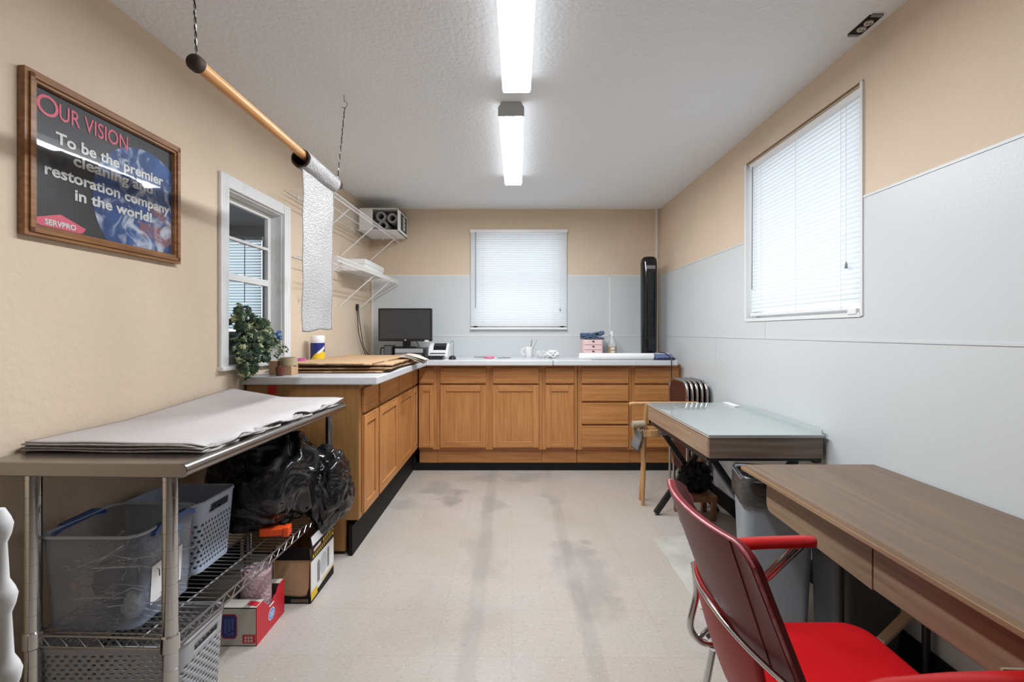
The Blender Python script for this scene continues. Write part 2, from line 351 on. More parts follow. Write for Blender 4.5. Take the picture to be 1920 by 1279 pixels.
def floor_mat():
    m = bpy.data.materials.new('vinyl_floor_tiles'); m.use_nodes = True; nt = m.node_tree; p = nt.nodes['Principled BSDF']
    L = nt.links.new
    tc = nt.nodes.new('ShaderNodeTexCoord'); sep = nt.nodes.new('ShaderNodeSeparateXYZ'); L(tc.outputs['Object'], sep.inputs[0])
    def math_(op, a, b=None):
        n = nt.nodes.new('ShaderNodeMath'); n.operation = op
        for i, x in enumerate((a, b)):
            if x is None: continue
            if isinstance(x, (int, float)): n.inputs[i].default_value = x
            else: L(x, n.inputs[i])
        return n.outputs[0]
    T = .305
    u = math_('DIVIDE', sep.outputs['X'], T); v = math_('DIVIDE', math_('SUBTRACT', math_('ADD', sep.outputs['Y'], math_('MULTIPLY', sep.outputs['X'], .012)), 1.812), T)
    def line(w):
        fr = math_('FRACT', w); a = math_('ABSOLUTE', math_('SUBTRACT', fr, .5)); return math_('GREATER_THAN', a, .4955)
    ln = math_('MAXIMUM', line(u), line(v))
    cmb = nt.nodes.new('ShaderNodeCombineXYZ'); L(math_('FLOOR', u), cmb.inputs[0]); L(math_('FLOOR', v), cmb.inputs[1])
    wn = nt.nodes.new('ShaderNodeTexWhiteNoise'); wn.noise_dimensions = '3D'; L(cmb.outputs[0], wn.inputs['Vector'])
    def mixc(f, a, b):
        n = nt.nodes.new('ShaderNodeMix'); n.data_type = 'RGBA'
        for k, x in (('Factor', f), ('A', a), ('B', b)):
            if isinstance(x, (int, float)): n.inputs[k].default_value = x
            elif isinstance(x, tuple): n.inputs[k].default_value = x
            else: L(x, n.inputs[k])
        return n.outputs['Result']
    tone = mixc(wn.outputs['Value'], (.43, .37, .312, 1), (.455, .40, .345, 1))
    def nz(sc, det=3, st=(1, 1, 1)):
        mp = nt.nodes.new('ShaderNodeMapping'); mp.inputs['Scale'].default_value = st; L(tc.outputs['Object'], mp.inputs['Vector'])
        n = nt.nodes.new('ShaderNodeTexNoise'); n.inputs['Scale'].default_value = sc; n.inputs['Detail'].default_value = det; L(mp.outputs[0], n.inputs['Vector']); return n.outputs['Fac']
    def sstep(x, a, b):
        n = nt.nodes.new('ShaderNodeMapRange'); n.interpolation_type = 'SMOOTHSTEP'; L(x, n.inputs['Value'])
        n.inputs['From Min'].default_value = a; n.inputs['From Max'].default_value = b; return n.outputs['Result']
    base = mixc(sstep(nz(1.1, 3), .40, .62), tone, (.47, .418, .378, 1))
    base = mixc(math_('MULTIPLY', sstep(nz(.9, 2, (1, 1, 1.7)), .52, .68), .6), base, (.375, .315, .26, 1))
    speck = sstep(nz(48, 3, (1, 1.6, 1)), .58, .66)
    c = mixc(math_('MULTIPLY', speck, .42), base, (.30, .27, .245, 1))
    c = mixc(math_('MULTIPLY', sstep(nz(80, 2), .60, .68), .35), c, (.64, .61, .58, 1))
    blotch = sstep(nz(2.2, 4), .45, .75)
    c = mixc(math_('MULTIPLY', blotch, .30), c, (.40, .36, .33, 1))
    # worn dirt tracks along the room and a few smudges
    wob = math_('MULTIPLY', math_('SUBTRACT', nz(2.0, 2), .5), .04)
    xw = math_('ADD', sep.outputs['X'], wob)
    edge = nz(5, 5, (1, .4, 1))
    def track(x0, w, amt):
        d = math_('ABSOLUTE', math_('SUBTRACT', xw, x0)); t = math_('SUBTRACT', 1.0, sstep(d, w * .5, w * 1.2))
        return math_('MULTIPLY', math_('MULTIPLY', t, sstep(edge, .2, .5)), amt)
    tr = math_('MAXIMUM', track(-.165, .045, .30), track(.315, .04, .30))
    c = mixc(tr, c, (.25, .225, .21, 1))
    xd = math_('ADD', sep.outputs['X'], math_('MULTIPLY', math_('SUBTRACT', nz(7, 5), .5), .35)); yd = math_('ADD', sep.outputs['Y'], math_('MULTIPLY', math_('SUBTRACT', nz(6, 5, (1, 1, 3)), .5), .45))
    def smudge(x0, y0, rx, ry, amt):
        dx = math_('DIVIDE', math_('SUBTRACT', xd, x0), rx); dy = math_('DIVIDE', math_('SUBTRACT', yd, y0), ry)
        d = math_('ADD', math_('MULTIPLY', dx, dx), math_('MULTIPLY', dy, dy))
        return math_('MULTIPLY', math_('MULTIPLY', math_('SUBTRACT', 1.0, sstep(d, .1, 1.0)), sstep(edge, .3, .6)), amt)
    sm = smudge(-.44, 3.55, .14, .24, .75)
    for a in ((-.62, 3.75, .22, .20, .5), (.36, 2.65, .16, .2, .5), (.40, 2.2, .10, .2, .45), (.0, 4.02, .55, .2, .45), (-.75, 3.4, .2, .12, .35), (.36, 2.45, .22, .35, .4), (-.15, 2.6, .16, .4, .28), (-.3, 2.1, .35, .3, .18), (.30, 3.6, .12, .25, .5), (-.16, 3.4, .12, .3, .35), (1.0, 1.9, .3, .2, .35)):
        sm = math_('MAXIMUM', sm, smudge(*a))
    c = mixc(sm, c, (.22, .20, .19, 1))
    c = mixc(math_('MULTIPLY', ln, .32), c, (.26, .235, .215, 1))
    L(c, p.inputs['Base Color']); p.inputs['Roughness'].default_value = .42
    return m
M_floor = floor_mat()

# ------------------------------------------------------------------ the room
CZ = 2.517; BY = 4.83; RY = -2.4
LW = thing('tmp', 'x', 'x', (-1.577, 0, 0), -.0236); MLW = wm(LW).copy(); bpy.data.objects.remove(LW)
RW = thing('tmp', 'x', 'x', (1.4965, 0, 0), -.0059); MRW = wm(RW).copy(); bpy.data.objects.remove(RW)
lw = lambda x, y, z: MLW @ Vector((x, y, z))         # left-wall frame: x into the room, y along the wall
rw = lambda x, y, z: MRW @ Vector((-x, y, z))        # right-wall frame: x into the room
LWR, RWR = -.0236, -.0059

struct('floor', MB().box(-1.75, 1.75, RY, BY + .1, -.1, 0), M_floor)
struct('ceiling', MB().box(-1.75, 1.75, RY, BY + .1, CZ, CZ + .1), M_ceil)
w = MB(); y0, y1, z0, z1 = 2.49, 3.07, 1.062, 2.02      # window hole in the left wall
for a in ((RY, y0, 0, CZ), (y1, BY + .1, 0, CZ), (y0, y1, 0, z0), (y0, y1, z1, CZ)): w.box(-.10, 0, a[0], a[1], a[2], a[3], F=lw)
struct('wall_left', w, M_tan)
w = MB(); q0, q1, r0, r1 = 2.02, 3.02, 1.335, 2.322
for a in ((RY, q0, 0, CZ), (q1, BY + .1, 0, CZ), (q0, q1, 0, r0), (q0, q1, r1, CZ)): w.box(-.12, 0, a[0], a[1], a[2], a[3], F=rw)
struct('wall_right', w, M_tan)
w = MB(); bx0, bx1, bz0, bz1 = -.40, .54, 1.30, 2.27
for a in ((-1.6, bx0, 0, CZ), (bx1, 1.7, 0, CZ), (bx0, bx1, 0, bz0), (bx0, bx1, bz1, CZ)): w.box(a[0], a[1], BY, BY + .12, a[2], a[3])
struct('wall_back', w, M_tan)
struct('wall_rear', MB().box(-1.75, 1.75, RY - .1, RY, 0, CZ), M_midgrey)  # unseen end wall, kept dark and far back to cut bounce light

# glossy sheet panels on the back and right walls, with their joint strips
PT, PS = 1.831, 1.217
def bpanel(x0, x1, z0, z1):
    m = MB()
    if z1 > bz0 and x0 < bx1 and x1 > bx0:
        for a in ((x0, bx0, z0, z1), (bx0, min(bx1, x1), z0, bz0), (bx1, x1, z0, z1)):
            if a[1] > a[0]: m.box(a[0], a[1], BY - .004, BY, a[2], a[3])
    else: m.box(x0, x1, BY - .004, BY, z0, z1)
    return struct('wall_panel', m, M_panel)
bpanel(-1.44, 1.004, PS, PT); bpanel(1.006, 1.495, PS, PT); bpanel(-1.44, 1.495, .9, PS - .002)
def rpanel(ya, yb, z0, z1):
    m = MB()
    if z1 > r0 and ya < q1 and yb > q0:
        for a in ((ya, max(ya, q0), z0, z1), (max(ya, q0), min(yb, q1), z0, r0), (min(yb, q1), yb, z0, z1)):
            if a[1] - a[0] > .001: m.box(0, .004, a[0], a[1], a[2], a[3], F=rw)
    else: m.box(0, .004, ya, yb, z0, z1, F=rw)
    return struct('wall_panel', m, M_panel)
rpanel(-1.2, 2.80, PS, PT); rpanel(2.802, 4.80, PS, PT); rpanel(-1.2, 3.48, .02, PS - .002); rpanel(3.482, 4.80, .02, PS - .002)
m = MB()
m.box(-1.445, -1.425, BY - .008, BY, .95, PT + .004); m.box(-1.44, bx0, BY - .007, BY, PT - .004, PT + .006); m.box(bx1, 1.495, BY - .007, BY, PT - .004, PT + .006)
m.box(-1.44, 1.495, BY - .007, BY, PS - .006, PS + .004); m.box(.998, 1.012, BY - .007, BY, PS, PT); m.box(1.475, 1.497, BY - .009, BY, .95, CZ)
struct('trim_1', m, M_white)
m = MB()
m.box(0, .007, -1.2, 4.8, PS - .006, PS + .004, F=rw); m.box(0, .007, -1.2, q0, PT - .004, PT + .006, F=rw); m.box(0, .007, q1, 4.8, PT - .004, PT + .006, F=rw)
m.box(0, .006, 3.475, 3.487, .1, PS, F=rw); m.box(0, .006, 2.797, 2.805, PS, r0, F=rw); m.box(0, .008, 4.785, 4.81, .95, PT, F=rw)
struct('trim_2', m, M_panel)
struct('baseboard_right', MB().box(.004, .016, -2.3, 4.2, 0, .11, F=rw), M_black)
struct('baseboard_left', MB().box(0, .012, -1.2, 2.6, 0, .10, F=lw), M_black)

# ------------------------------------------------------------------ blinds and windows
def slats(F, a0, a1, z_top, z_bot, pitch, o):
    """horizontal slats across a0..a1; F(a, out, z); o = distance from the wall of the slat centre"""
    m = MB(); n = int((z_top - z_bot) / pitch); hw = .0165; th = math.radians(68)
    for k in range(n):
        z = z_top - pitch * (k + .5)
        prof = []
        for j in range(4):
            t = j / 3 * 2 - 1; c = .0035 * (1 - t * t)
            prof.append((o + t * hw * math.cos(th) + c * math.sin(th), z - t * hw * math.sin(th) + c * math.cos(th)))
        for j in range(3):
            (o0, za), (o1, zb) = prof[j], prof[j + 1]
            m.poly([F(a0, o0, za), F(a1, o0, za), F(a1, o1, zb), F(a0, o1, zb)])
    return m
FB = lambda a, o, z: Vector((a, BY - o, z))
FR = lambda a, o, z: rw(o, a, z)
# back window
W1 = thing('window_1', 'x', 'x', (.07, BY, 1.28)); del W1['category']; del W1['label']; W1['kind'] = 'structure'
m = MB()
for a in ((bx0, bx0 + .04, bz0, bz1), (bx1 - .04, bx1, bz0, bz1), (bx0, bx1, bz0, bz0 + .04), (bx0, bx1, bz1 - .04, bz1), (bx0, bx1, 1.76, 1.80)): m.box(a[0], a[1], BY + .05, BY + .09, a[2], a[3])
m.build('sash', M_white, W1); MB().poly([(bx0 + .02, BY + .07, bz0 + .02), (bx1 - .02, BY + .07, bz0 + .02), (bx1 - .02, BY + .07, bz1 - .02), (bx0 + .02, BY + .07, bz1 - .02)]).build('pane', M_glass, W1)
def blind(F, a0, a1, zt, zb, o, label, loc, wand_a, tassel_a):
    t = thing('window_blind', label, 'blind', loc)
    MB().box(a0, a1, o - .016, o + .016, zt - .034, zt, F=F).build('headrail', M_whitep, t, bevel=.003)
    slats(F, a0 + .006, a1 - .006, zt - .036, zb + .02, .0225, o).build('slats', M_slat, t, smooth=True, norm=False)
    MB().box(a0 + .002, a1 - .002, o - .013, o + .013, zb, zb + .020, F=F).build('bottom_rail', M_whitep, t, bevel=.004)
    c = MB()
    for k in (.14, .5, .86):
        a = a0 + (a1 - a0) * k
        c.tube([F(a, o + .014, zt - .03), F(a, o + .014, zb + .01)], .0012, 5)
    c.build('ladder_cords', M_whitep, t)
    MB().tube([F(wand_a, o + .022, zt - .03), F(wand_a, o + .026, zt - .80)], .0035, 6).build('tilt_wand', M_greyp, t)
    q = MB(); q.tube([F(tassel_a, o + .02, zt - .03), F(tassel_a, o + .02, zb + .22)], .0012, 5); q.build('lift_cord', M_whitep, t)
    MB().lathe([(.002, .03), (.006, .012), (.007, 0), (.002, -.002)], F(tassel_a, o + .02, zb + .19), 8).build('tassel', M_greyp, t, smooth=True)
    return t
blind(FB, -.428, .566, 2.298, 1.277, .030, 'white mini blind lowered over the window above the back counter', (.07, BY - .03, 1.28), -.37, .49)
# right window
W2 = thing('window_2', 'x', 'x', tuple(rw(0, 2.52, 1.335))); del W2['category']; del W2['label']; W2['kind'] = 'structure'
m = MB()
for a in ((q0, q0 + .04, r0, r1), (q1 - .04, q1, r0, r1), (q0, q1, r0, r0 + .04), (q0, q1, r1 - .04, r1)): m.box(-.10, -.06, a[0], a[1], a[2], a[3], F=rw)
m.build('sash', M_white, W2); MB().poly([rw(-.08, q0 + .02, r0 + .02), rw(-.08, q1 - .02, r0 + .02), rw(-.08, q1 - .02, r1 - .02), rw(-.08, q0 + .02, r1 - .02)]).build('pane', M_glass, W2)
m = MB()
for a in ((q0 - .012, q0 + .003, r0 - .012, r1 + .008), (q1 - .003, q1 + .02, r0 - .012, r1 + .008), (q0, q1, r0 - .016, r0 + .003)): m.box(-.06, .010, a[0], a[1], a[2], a[3], F=rw)
m.build('casing', M_white, W2)
MB().box(.0, .006, q0 - .01, q1 + .015, r1 + .004, r1 + .012, F=rw).build('caulk_line', mat('brown_caulk', (.20, .12, .07, 1), .8), W2)
blind(FR, q0 + .006, q1 - .02, 2.320, 1.352, -.020, 'large white mini blind in the window on the right wall', tuple(rw(0, 2.52, 1.35)), q1 - .07, q0 + .10)
o = MB().box(-.03, .014, q0 + .02, q0 + .075, r0 - .004, r0 + .022, F=rw).build('hold_down_bracket', M_whitep, W2, bevel=.003)

# left interior window with its casing, looking into a dim room with another blind
W3 = thing('window_3', 'x', 'x', tuple(lw(0, 2.78, 1.06)), LWR); del W3['category']; del W3['label']; W3['kind'] = 'structure'
m = MB()
m.box(0, .018, y0 - .065, y0, z0 - .005, z1 + .068, F=lw); m.box(0, .018, y1, y1 + .085, z0 - .005, z1 + .068, F=lw); m.box(0, .018, y0, y1, z1, z1 + .068, F=lw)
m.build('casing', M_chipped, W3, bevel=.004)
m = MB(); m.box(-.10, 0, y0, y0 + .008, z0, z1, F=lw); m.box(-.10, 0, y1 - .008, y1, z0, z1, F=lw); m.box(-.10, 0, y0, y1, z1 - .008, z1, F=lw)
m.build('jamb', M_chipped, W3)
MB().box(-.10, .030, y0 - .07, y1 + .01, z0 - .012, z0 + .010, F=lw).build('sill', M_white, W3, bevel=.004)
m = MB(); zr = z0 + .012
for a in ((y0 + .008, y0 + .045, zr, z1 - .01), (y1 - .045, y1 - .008, zr, z1 - .01), (y0, y1, zr, zr + .045), (y0, y1, 1.545, 1.585), (y0, y1, z1 - .04, z1 - .01), (y0, y1, 1.775, 1.793)):
    m.box(-.092, -.066, a[0], a[1], a[2], a[3], F=lw)
m.build('sash', M_white, W3, bevel=.003); MB().poly([lw(-.08, y0 + .02, zr + .02), lw(-.08, y1 - .02, zr + .02), lw(-.08, y1 - .02, z1 - .02), lw(-.08, y0 + .02, z1 - .02)]).build('pane', M_glass, W3)
# room beyond
m = MB(); ax0, ax1, az0, az1 = -3.75, -2.98, 1.25, 2.36; AY = 5.6
for a in ((-4.6, ax0, 0, CZ), (ax1, -1.62, 0, CZ), (ax0, ax1, 0, az0), (ax0, ax1, az1, CZ)): m.box(a[0], a[1], AY, AY + .1, a[2], a[3])
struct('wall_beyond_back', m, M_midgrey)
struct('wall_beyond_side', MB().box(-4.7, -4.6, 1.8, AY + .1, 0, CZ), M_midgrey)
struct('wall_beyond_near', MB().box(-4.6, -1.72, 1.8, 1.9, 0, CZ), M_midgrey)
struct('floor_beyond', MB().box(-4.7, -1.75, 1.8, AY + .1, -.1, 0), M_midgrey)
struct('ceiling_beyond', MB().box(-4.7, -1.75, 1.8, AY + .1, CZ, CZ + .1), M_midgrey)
FA = lambda a, o, z: Vector((a, AY - o, z))
M_slatblue = mix_mat('blue_blind_slat', 'Translucent', (.50, .62, .70, 1), .5)
t = thing('window_blind', 'blue-tinted blind seen through the glass of the left window', 'blind', (-3.36, AY - .03, 1.24))
MB().box(ax0 - .02, ax1 + .02, .01, .045, az1 - .02, az1 + .02, F=FA).build('headrail', M_white, t)
slats(FA, ax0 - .01, ax1 + .01, az1 - .02, 1.26, .034, .03).build('slats', M_slatblue, t, norm=False)
MB().box(ax0 - .01, ax1 + .01, .017, .043, 1.235, 1.258, F=FA).build('bottom_rail', M_white, t)
MB().tube([FA(ax1 - .18, .05, az1), FA(ax1 - .18, .055, 1.6)], .006, 6).build('tilt_wand', M_greyp, t)

# ------------------------------------------------------------------ ceiling lights
def ceiling_light(cx, ya, yb, label, rot=-.0125):
    t = thing('ceiling_light', label, 'light', (cx, (ya + yb) / 2, CZ), rot, 'fluorescent strip lights')
    h = (yb - ya) / 2
    prof = [(-.070, -.034), (-.070, -.064), (-.062, -.076), (.062, -.076), (.070, -.064), (.070, -.034)]
    m = MB(L=True)
    for q_ in range(len(prof) - 1):
        (xa, za), (xb, zb_) = prof[q_], prof[q_ + 1]
        m.poly([(xa, -h, za), (xa, h, za), (xb, h, zb_), (xb, -h, zb_)], 0 if q_ == 2 else 1)
    m.poly([(-.070, -h, -.034), (.070, -h, -.034), (.070, h, -.034), (-.070, h, -.034)], 1)
    m.build('diffuser', [M_lampd, M_lamps], t)
    m = MB(L=True); m.box(-.060, .060, -h, h, -.033, 0); m.build('housing', M_white, t)
    for s in (-1, 1):
        m = MB(L=True)
        m.extrude([(-.072, s * h, -.078), (.072, s * h, -.078), (.072, s * h, -.03), (.052, s * h, -.0), (-.052, s * h, -.0), (-.072, s * h, -.03)], (0, s * .012, 0))
        m.build('end_cap', mat('end_cap_grey', (.5, .5, .5, 1), .5) if 'end_cap_grey' not in bpy.data.materials else bpy.data.materials['end_cap_grey'], t, bevel=.003)
    return t
ceiling_light(.0145, 1.00, 2.325, 'nearer of the two lit fluorescent strips on the grey ceiling')
ceiling_light(.003, 2.585, 3.79, 'farther lit fluorescent strip, toward the back window')
# open outlet box in the ceiling
t = thing('ceiling_outlet', 'bare electrical outlet without cover in the ceiling by the right wall', 'outlet', (1.452, 1.93, CZ))
m = MB(); m.box(-.028, .028, -.062, .062, -.003, 0); 
for v in m.v: v += Vector((1.452, 1.93, CZ))
m.build('box_opening', M_black, t)
for dy in (-.02, .02):
    m = MB(); m.lathe([(.0, -.009), (.016, -.009), (.017, -.003)], (1.452, 1.93 + dy, CZ), 16); r = m.build('receptacle', M_cream, t, smooth=True)
    q = MB()
    for dx in (-.006, .006): q.box(1.452 + dx - .0014, 1.452 + dx + .0014, 1.93 + dy - .005, 1.93 + dy + .005, CZ - .0105, CZ - .0088)
    q.build('slots', M_black, r)
for ya in (1.985, 1.86): MB().box(1.43, 1.474, ya, ya + .015, CZ - .006, CZ).build('mounting_strap', M_greyp, t)

# ------------------------------------------------------------------ oak base cabinets
FD = 4.22                                               # front of the back run
FX = -.863                                              # front of the left run
F_back = lambda u, o, z: Vector((u, FD - o, z))         # o = out of the cabinet front
F_left = lambda u, o, z: Vector((FX + o, u, z))
ZB, ZT = .195, .957
def front_drawer(F, t, u0, u1, za, zb, mh, o0=.002):
    m = MB(); m.box(u0, u1, o0, o0 + .019, za, zb, F=F); return m.build('drawer', mh, t, bevel=.004)
def front_door(F, t, u0, u1, za, zb, mh):
    st = .052 if u1 - u0 > .2 else .035
    d = MB().box(u0, u1, .002, .010, za, zb, F=F).build('door', M_oakv, t, bevel=.002)
    for a, b in ((u0, u0 + st), (u1 - st, u1)): MB().box(a, b, .0101, .021, za, zb, F=F).build('stile', M_oakv, d, bevel=.003)
    for zz in ((za, za + .055), (zb - .055, zb)):
        MB().box(u0 + st, u1 - st, .0101, .0205, zz[0], zz[1], F=F).build('rail', mh, d, bevel=.003)
    return d
def cabinet(F, name, label, u0, u1, depth, cols, loc, mh, kick=True, end=None, stack=False):
    t = thing(name, label, 'cabinet', loc, 0, 'oak base cabinets')
    m = MB(); m.box(u0, u1, -depth, -.002, ZB, ZT, F=F); m.build('carcass', M_oakv, t)
    prev = u0
    for (a, b) in cols + [(u1, u1)]:
        if a - prev > .004: MB().box(prev, a + (.008 if a < u1 else 0), -.018, .0, ZB, ZT, F=F).build('stile', M_oakv, t)
        prev = b - .008
    for za, zb in ((ZT - .03, ZT), (ZB, ZB + .022)): MB().box(u0, u1, -.016, -.001, za, zb, F=F).build('face_rail', mh, t)
    for (a, b) in cols:
        if stack:
            for za, zb in ((.792, .932), (.633, .775), (.428, .617), (.218, .412)): front_drawer(F, t, a, b, za, zb, mh)
        else:
            front_drawer(F, t, a, b, .792, .932, mh); front_door(F, t, a, b, .216, .775, mh)
    if kick:
        m = MB(); m.box(u0, u1, -.055, -.040, .058, ZB, F=F); m.build('toe_kick', mh, t)
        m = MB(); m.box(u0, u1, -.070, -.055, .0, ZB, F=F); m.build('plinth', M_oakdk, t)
    if end:
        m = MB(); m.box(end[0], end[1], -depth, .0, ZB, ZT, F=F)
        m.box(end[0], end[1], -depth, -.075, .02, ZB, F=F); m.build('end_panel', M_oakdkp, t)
    return t
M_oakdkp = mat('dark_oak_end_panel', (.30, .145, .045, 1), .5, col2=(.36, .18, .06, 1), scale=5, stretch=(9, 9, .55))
px = lambda x: (x - 960) / 208.5
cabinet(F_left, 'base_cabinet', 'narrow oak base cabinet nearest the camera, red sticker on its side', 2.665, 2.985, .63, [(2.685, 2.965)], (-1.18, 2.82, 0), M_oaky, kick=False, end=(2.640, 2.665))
cabinet(F_left, 'base_cabinet', 'two-door oak base cabinet in the middle of the left run', 2.986, 4.008, .63, [(3.004, 3.484), (3.502, 3.992)], (-1.18, 3.5, 0), M_oaky, kick=False)
cabinet(F_left, 'base_cabinet', 'last oak cabinet of the left run, in the inside corner', 4.010, 4.215, .63, [(4.03, 4.195)], (-1.18, 4.1, 0), M_oaky, kick=False)
struct('baseboard_left_cabinets', MB().box(2.625, 4.262, -.050, -.030, .0, .165, F=F_left), M_black)  # black base; its upper part paints the deep shade of the toe recess
struct('baseboard_back', MB().box(-.89, 1.48, -.040, -.026, .0, .066, F=F_back), M_black)
cabinet(F_back, 'base_cabinet', 'narrow oak cabinet with one slim door, in the corner of the back run', -.838, px(819.5), .59, [(px(786), px(813.5))], (-.75, 4.5, 0), M_oakh)
cabinet(F_back, 'base_cabinet', 'wide two-door oak base cabinet under the back window', px(820), px(1016), .59, [(px(826), px(911.5)), (px(924), px(1010))], (-.2, 4.5, 0), M_oakh)
cabinet(F_back, 'base_cabinet', 'single-door oak base cabinet below the counter seam, left of the drawer stacks', px(1016.5), px(1082), .59, [(px(1022.6), px(1076))], (.43, 4.5, 0), M_oakh)
cabinet(F_back, 'drawer_cabinet', 'oak cabinet with four drawers, fully in view in the back run', px(1083), px(1183), .59, [(px(1090), px(1177.5))], (.83, 4.5, 0), M_oakh, stack=True)
cabinet(F_back, 'drawer_cabinet', 'rightmost oak cabinet of four drawers, partly hidden by the wooden chair', px(1183.5), px(1278), .59, [(px(1188.7), px(1272))], (1.3, 4.5, 0), M_oakh, stack=True)
t = single('filler_strip', MB().box(1.527, 1.545, 4.215, 4.24, .2, .985), M_browood, 'brown wood filler strip between the last drawers and right wall', 'trim strip')
single('sticker', MB().box(-1.372, -1.325, 2.6375, 2.6395, .905, .962), M_redl, 'square red sticker on the end panel of the left cabinets', 'sticker')

# ------------------------------------------------------------------ worktops
CT, CB = 1.003, .958
def worktop(pts, label, nm='worktop'):
    m = MB(); m.extrude([(x, y, CB) for x, y in pts], (0, 0, CT - CB))
    return single(nm, m, M_lam, label, 'countertop', None, bevel=.006)
CF = 4.10
worktop([(-1.515, 2.615), (-.752, 2.615), (-.742, CF - .0), (.3575, CF), (.3575, 4.822), (-1.463, 4.822)], 'long L-shaped pale grey worktop along the left and back walls')
worktop(rrect(.3610, 1.456, CF, 4.822, .02), 'shorter pale grey worktop piece right of the seam, under the tower fan')

# ------------------------------------------------------------------ framed poster on the left wall
t = thing('framed_poster', 'oak framed black poster with pink heading and a blue planet', 'poster', tuple(lw(.012, 1.795, 1.56)), LWR)
s0, s1 = 1.462, 2.128
pz0, pz1 = 1.560, 2.086
m = MB(); fw = .036
for (a, b, c, d) in ((s0, s0 + fw, pz0, pz1), (s1 - fw, s1, pz0, pz1), (s0 + fw, s1 - fw, pz0, pz0 + fw), (s0 + fw, s1 - fw, pz1 - fw, pz1)):
    m.box(.003, .026, a, b, c, d, F=lw)
ins = .012
for (a, b, c, d) in ((s0 + ins, s0 + fw - .010, pz0 + ins, pz1 - ins), (s1 - fw + .010, s1 - ins, pz0 + ins, pz1 - ins), (s0 + ins, s1 - ins, pz0 + ins, pz0 + fw - .010), (s0 + ins, s1 - ins, pz1 - fw + .010, pz1 - ins)):
    m.box(.02, .033, a, b, c, d, F=lw)
m.build('frame', M_frame, t, bevel=.003)
i0, i1, k0, k1 = s0 + fw, s1 - fw, pz0 + fw, pz1 - fw
MB().box(.004, .008, i0 - .005, i1 + .005, k0 - .005, k1 + .005, F=lw).build('print', M_poster, t)
pts = []
for i in range(90):
    a = 2 * PI * i / 90; y, z = 1.955 + .245 * math.cos(a), 1.760 + .245 * math.sin(a)
    pts.append(lw(.0088, min(max(y, i0), i1), min(max(z, k0), k1)))
MB().poly(pts).build('planet_picture', M_earth, t)
def PM(y, z, o=.0095): return frame_M(lw(o, y, z), MLW.to_3x3() @ Vector((0, 1, 0)), (0, 0, 1))
M_letw = mat('pale_lettering', (.62, .61, .58, 1), .6); M_letp = mat('pink_lettering', (.66, .10, .16, 1), .5)
text_part('O', 'heading_lettering', M_letp, t, PM(1.508, 1.966), .098, .0002, width=.072)
text_part('UR VISION', 'heading_lettering', M_letp, t, PM(1.583, 1.972), .078, .0002, width=.275)
for s_, a, b, z in (('To be the premier', 1.575, 2.045, 1.890), ('cleaning and', 1.635, 1.985, 1.836), ('restoration company', 1.535, 2.078, 1.774), ('in the world!', 1.640, 1.980, 1.716)):
    text_part(s_, 'lettering', M_letw, t, PM(a, z), .054, .0013, width=b - a)
lp = MB(); lp.poly([lw(.0092, y, z) for y, z in ((1.500, 1.622), (1.592, 1.652), (1.684, 1.622), (1.672, 1.604), (1.512, 1.604))])
lp.poly([lw(.0092, y, z) for y, z in ((1.522, 1.6045), (1.664, 1.6045), (1.664, 1.6015), (1.522, 1.6015))])
lg = lp.build('arrow_logo', M_letp, t)
text_part('SERVPRO', 'lettering', M_letw, t, PM(1.538, 1.6085, .0098), .026, .0009, width=.108)
MB().poly([lw(.0122, i0 - .004, k0 - .004), lw(.0122, i1 + .004, k0 - .004), lw(.0122, i1 + .004, k1 + .004), lw(.0122, i0 - .004, k1 + .004)]).build('glass', M_pane, t)

# ------------------------------------------------------------------ rod on strings, and the bubble-wrap roll on it
RX, RZ = -.948, 2.055
rodA, rodB = Vector((RX, 1.405, RZ + .005)), Vector((RX, 2.56, RZ))
t = thing('hanging_rod', 'varnished wooden rod with black end caps hung below the ceiling', 'rod', (RX, 1.98, RZ))
MB().cyl(rodA, rodB, .0195, 20).build('pole', M_rod, t, smooth=True)
for p, d in ((rodA, -1), (rodB, 1)):
    m = MB(); M = Matrix.Rotation(-d * PI / 2, 3, 'X')
    m.lathe([(.0, .016), (.014, .016), (.021, .012), (.0245, .006), (.0245, -.014), (.020, -.014)], p, 24, M=M); m.build('end_cap', M_tube, t, smooth=True)
def cord(loc_top, low, label, owner):
    top = Vector(loc_top)
    h = MB().tube([top, top - Vector((0, 0, .035))] + [top + Vector((.018 * math.cos(a), 0, .018 * math.sin(a) - .052)) for a in [PI * .5 - PI * 1.25 * i / 8 for i in range(9)]], .0024, 8)
    single('ceiling_hook', h, M_wire, label, 'hook', None, smooth=True)
    hz = top + Vector((.004, 0, -.0695)); low = Vector(low); n = 60
    for m_, ph in ((M_black, 0), (M_wire, PI)):
        MB().tube([hz.lerp(low, i / n) + Vector((.0022 * math.cos(i * .9 + ph), .0022 * math.sin(i * .9 + ph), 0)) for i in range(n + 1)], .0019, 5).build('cord_strand', m_, owner, smooth=True)
cord((RX - .01, 1.40, CZ), rodA + Vector((0, .004, .022)), 'ceiling hook above the near end of the wooden rod', t)
cord((-.895, 2.50, CZ), rodB + Vector((0, -.01, .022)), 'small metal hook in the ceiling holding the far cord of the rod', t)
t = thing('bubble_wrap_roll', 'roll of clear bubble wrap on the rod with a long strip hanging down', 'bubble wrap', (RX, 2.31, 1.26))
c0 = Vector((RX - .006, 2.115, RZ - .0155)); c1 = Vector((RX - .006, 2.50, RZ - .0155))
m = MB(); R = Matrix.Rotation(-PI / 2, 3, 'X')
m.lathe([(.0355, .0), (.040, .0), (.040, .39), (.0355, .39), (.0355, .0)], c0, 28, M=R); m.build('cardboard_core', M_tube, t, smooth=True)
m = MB(); n = 40
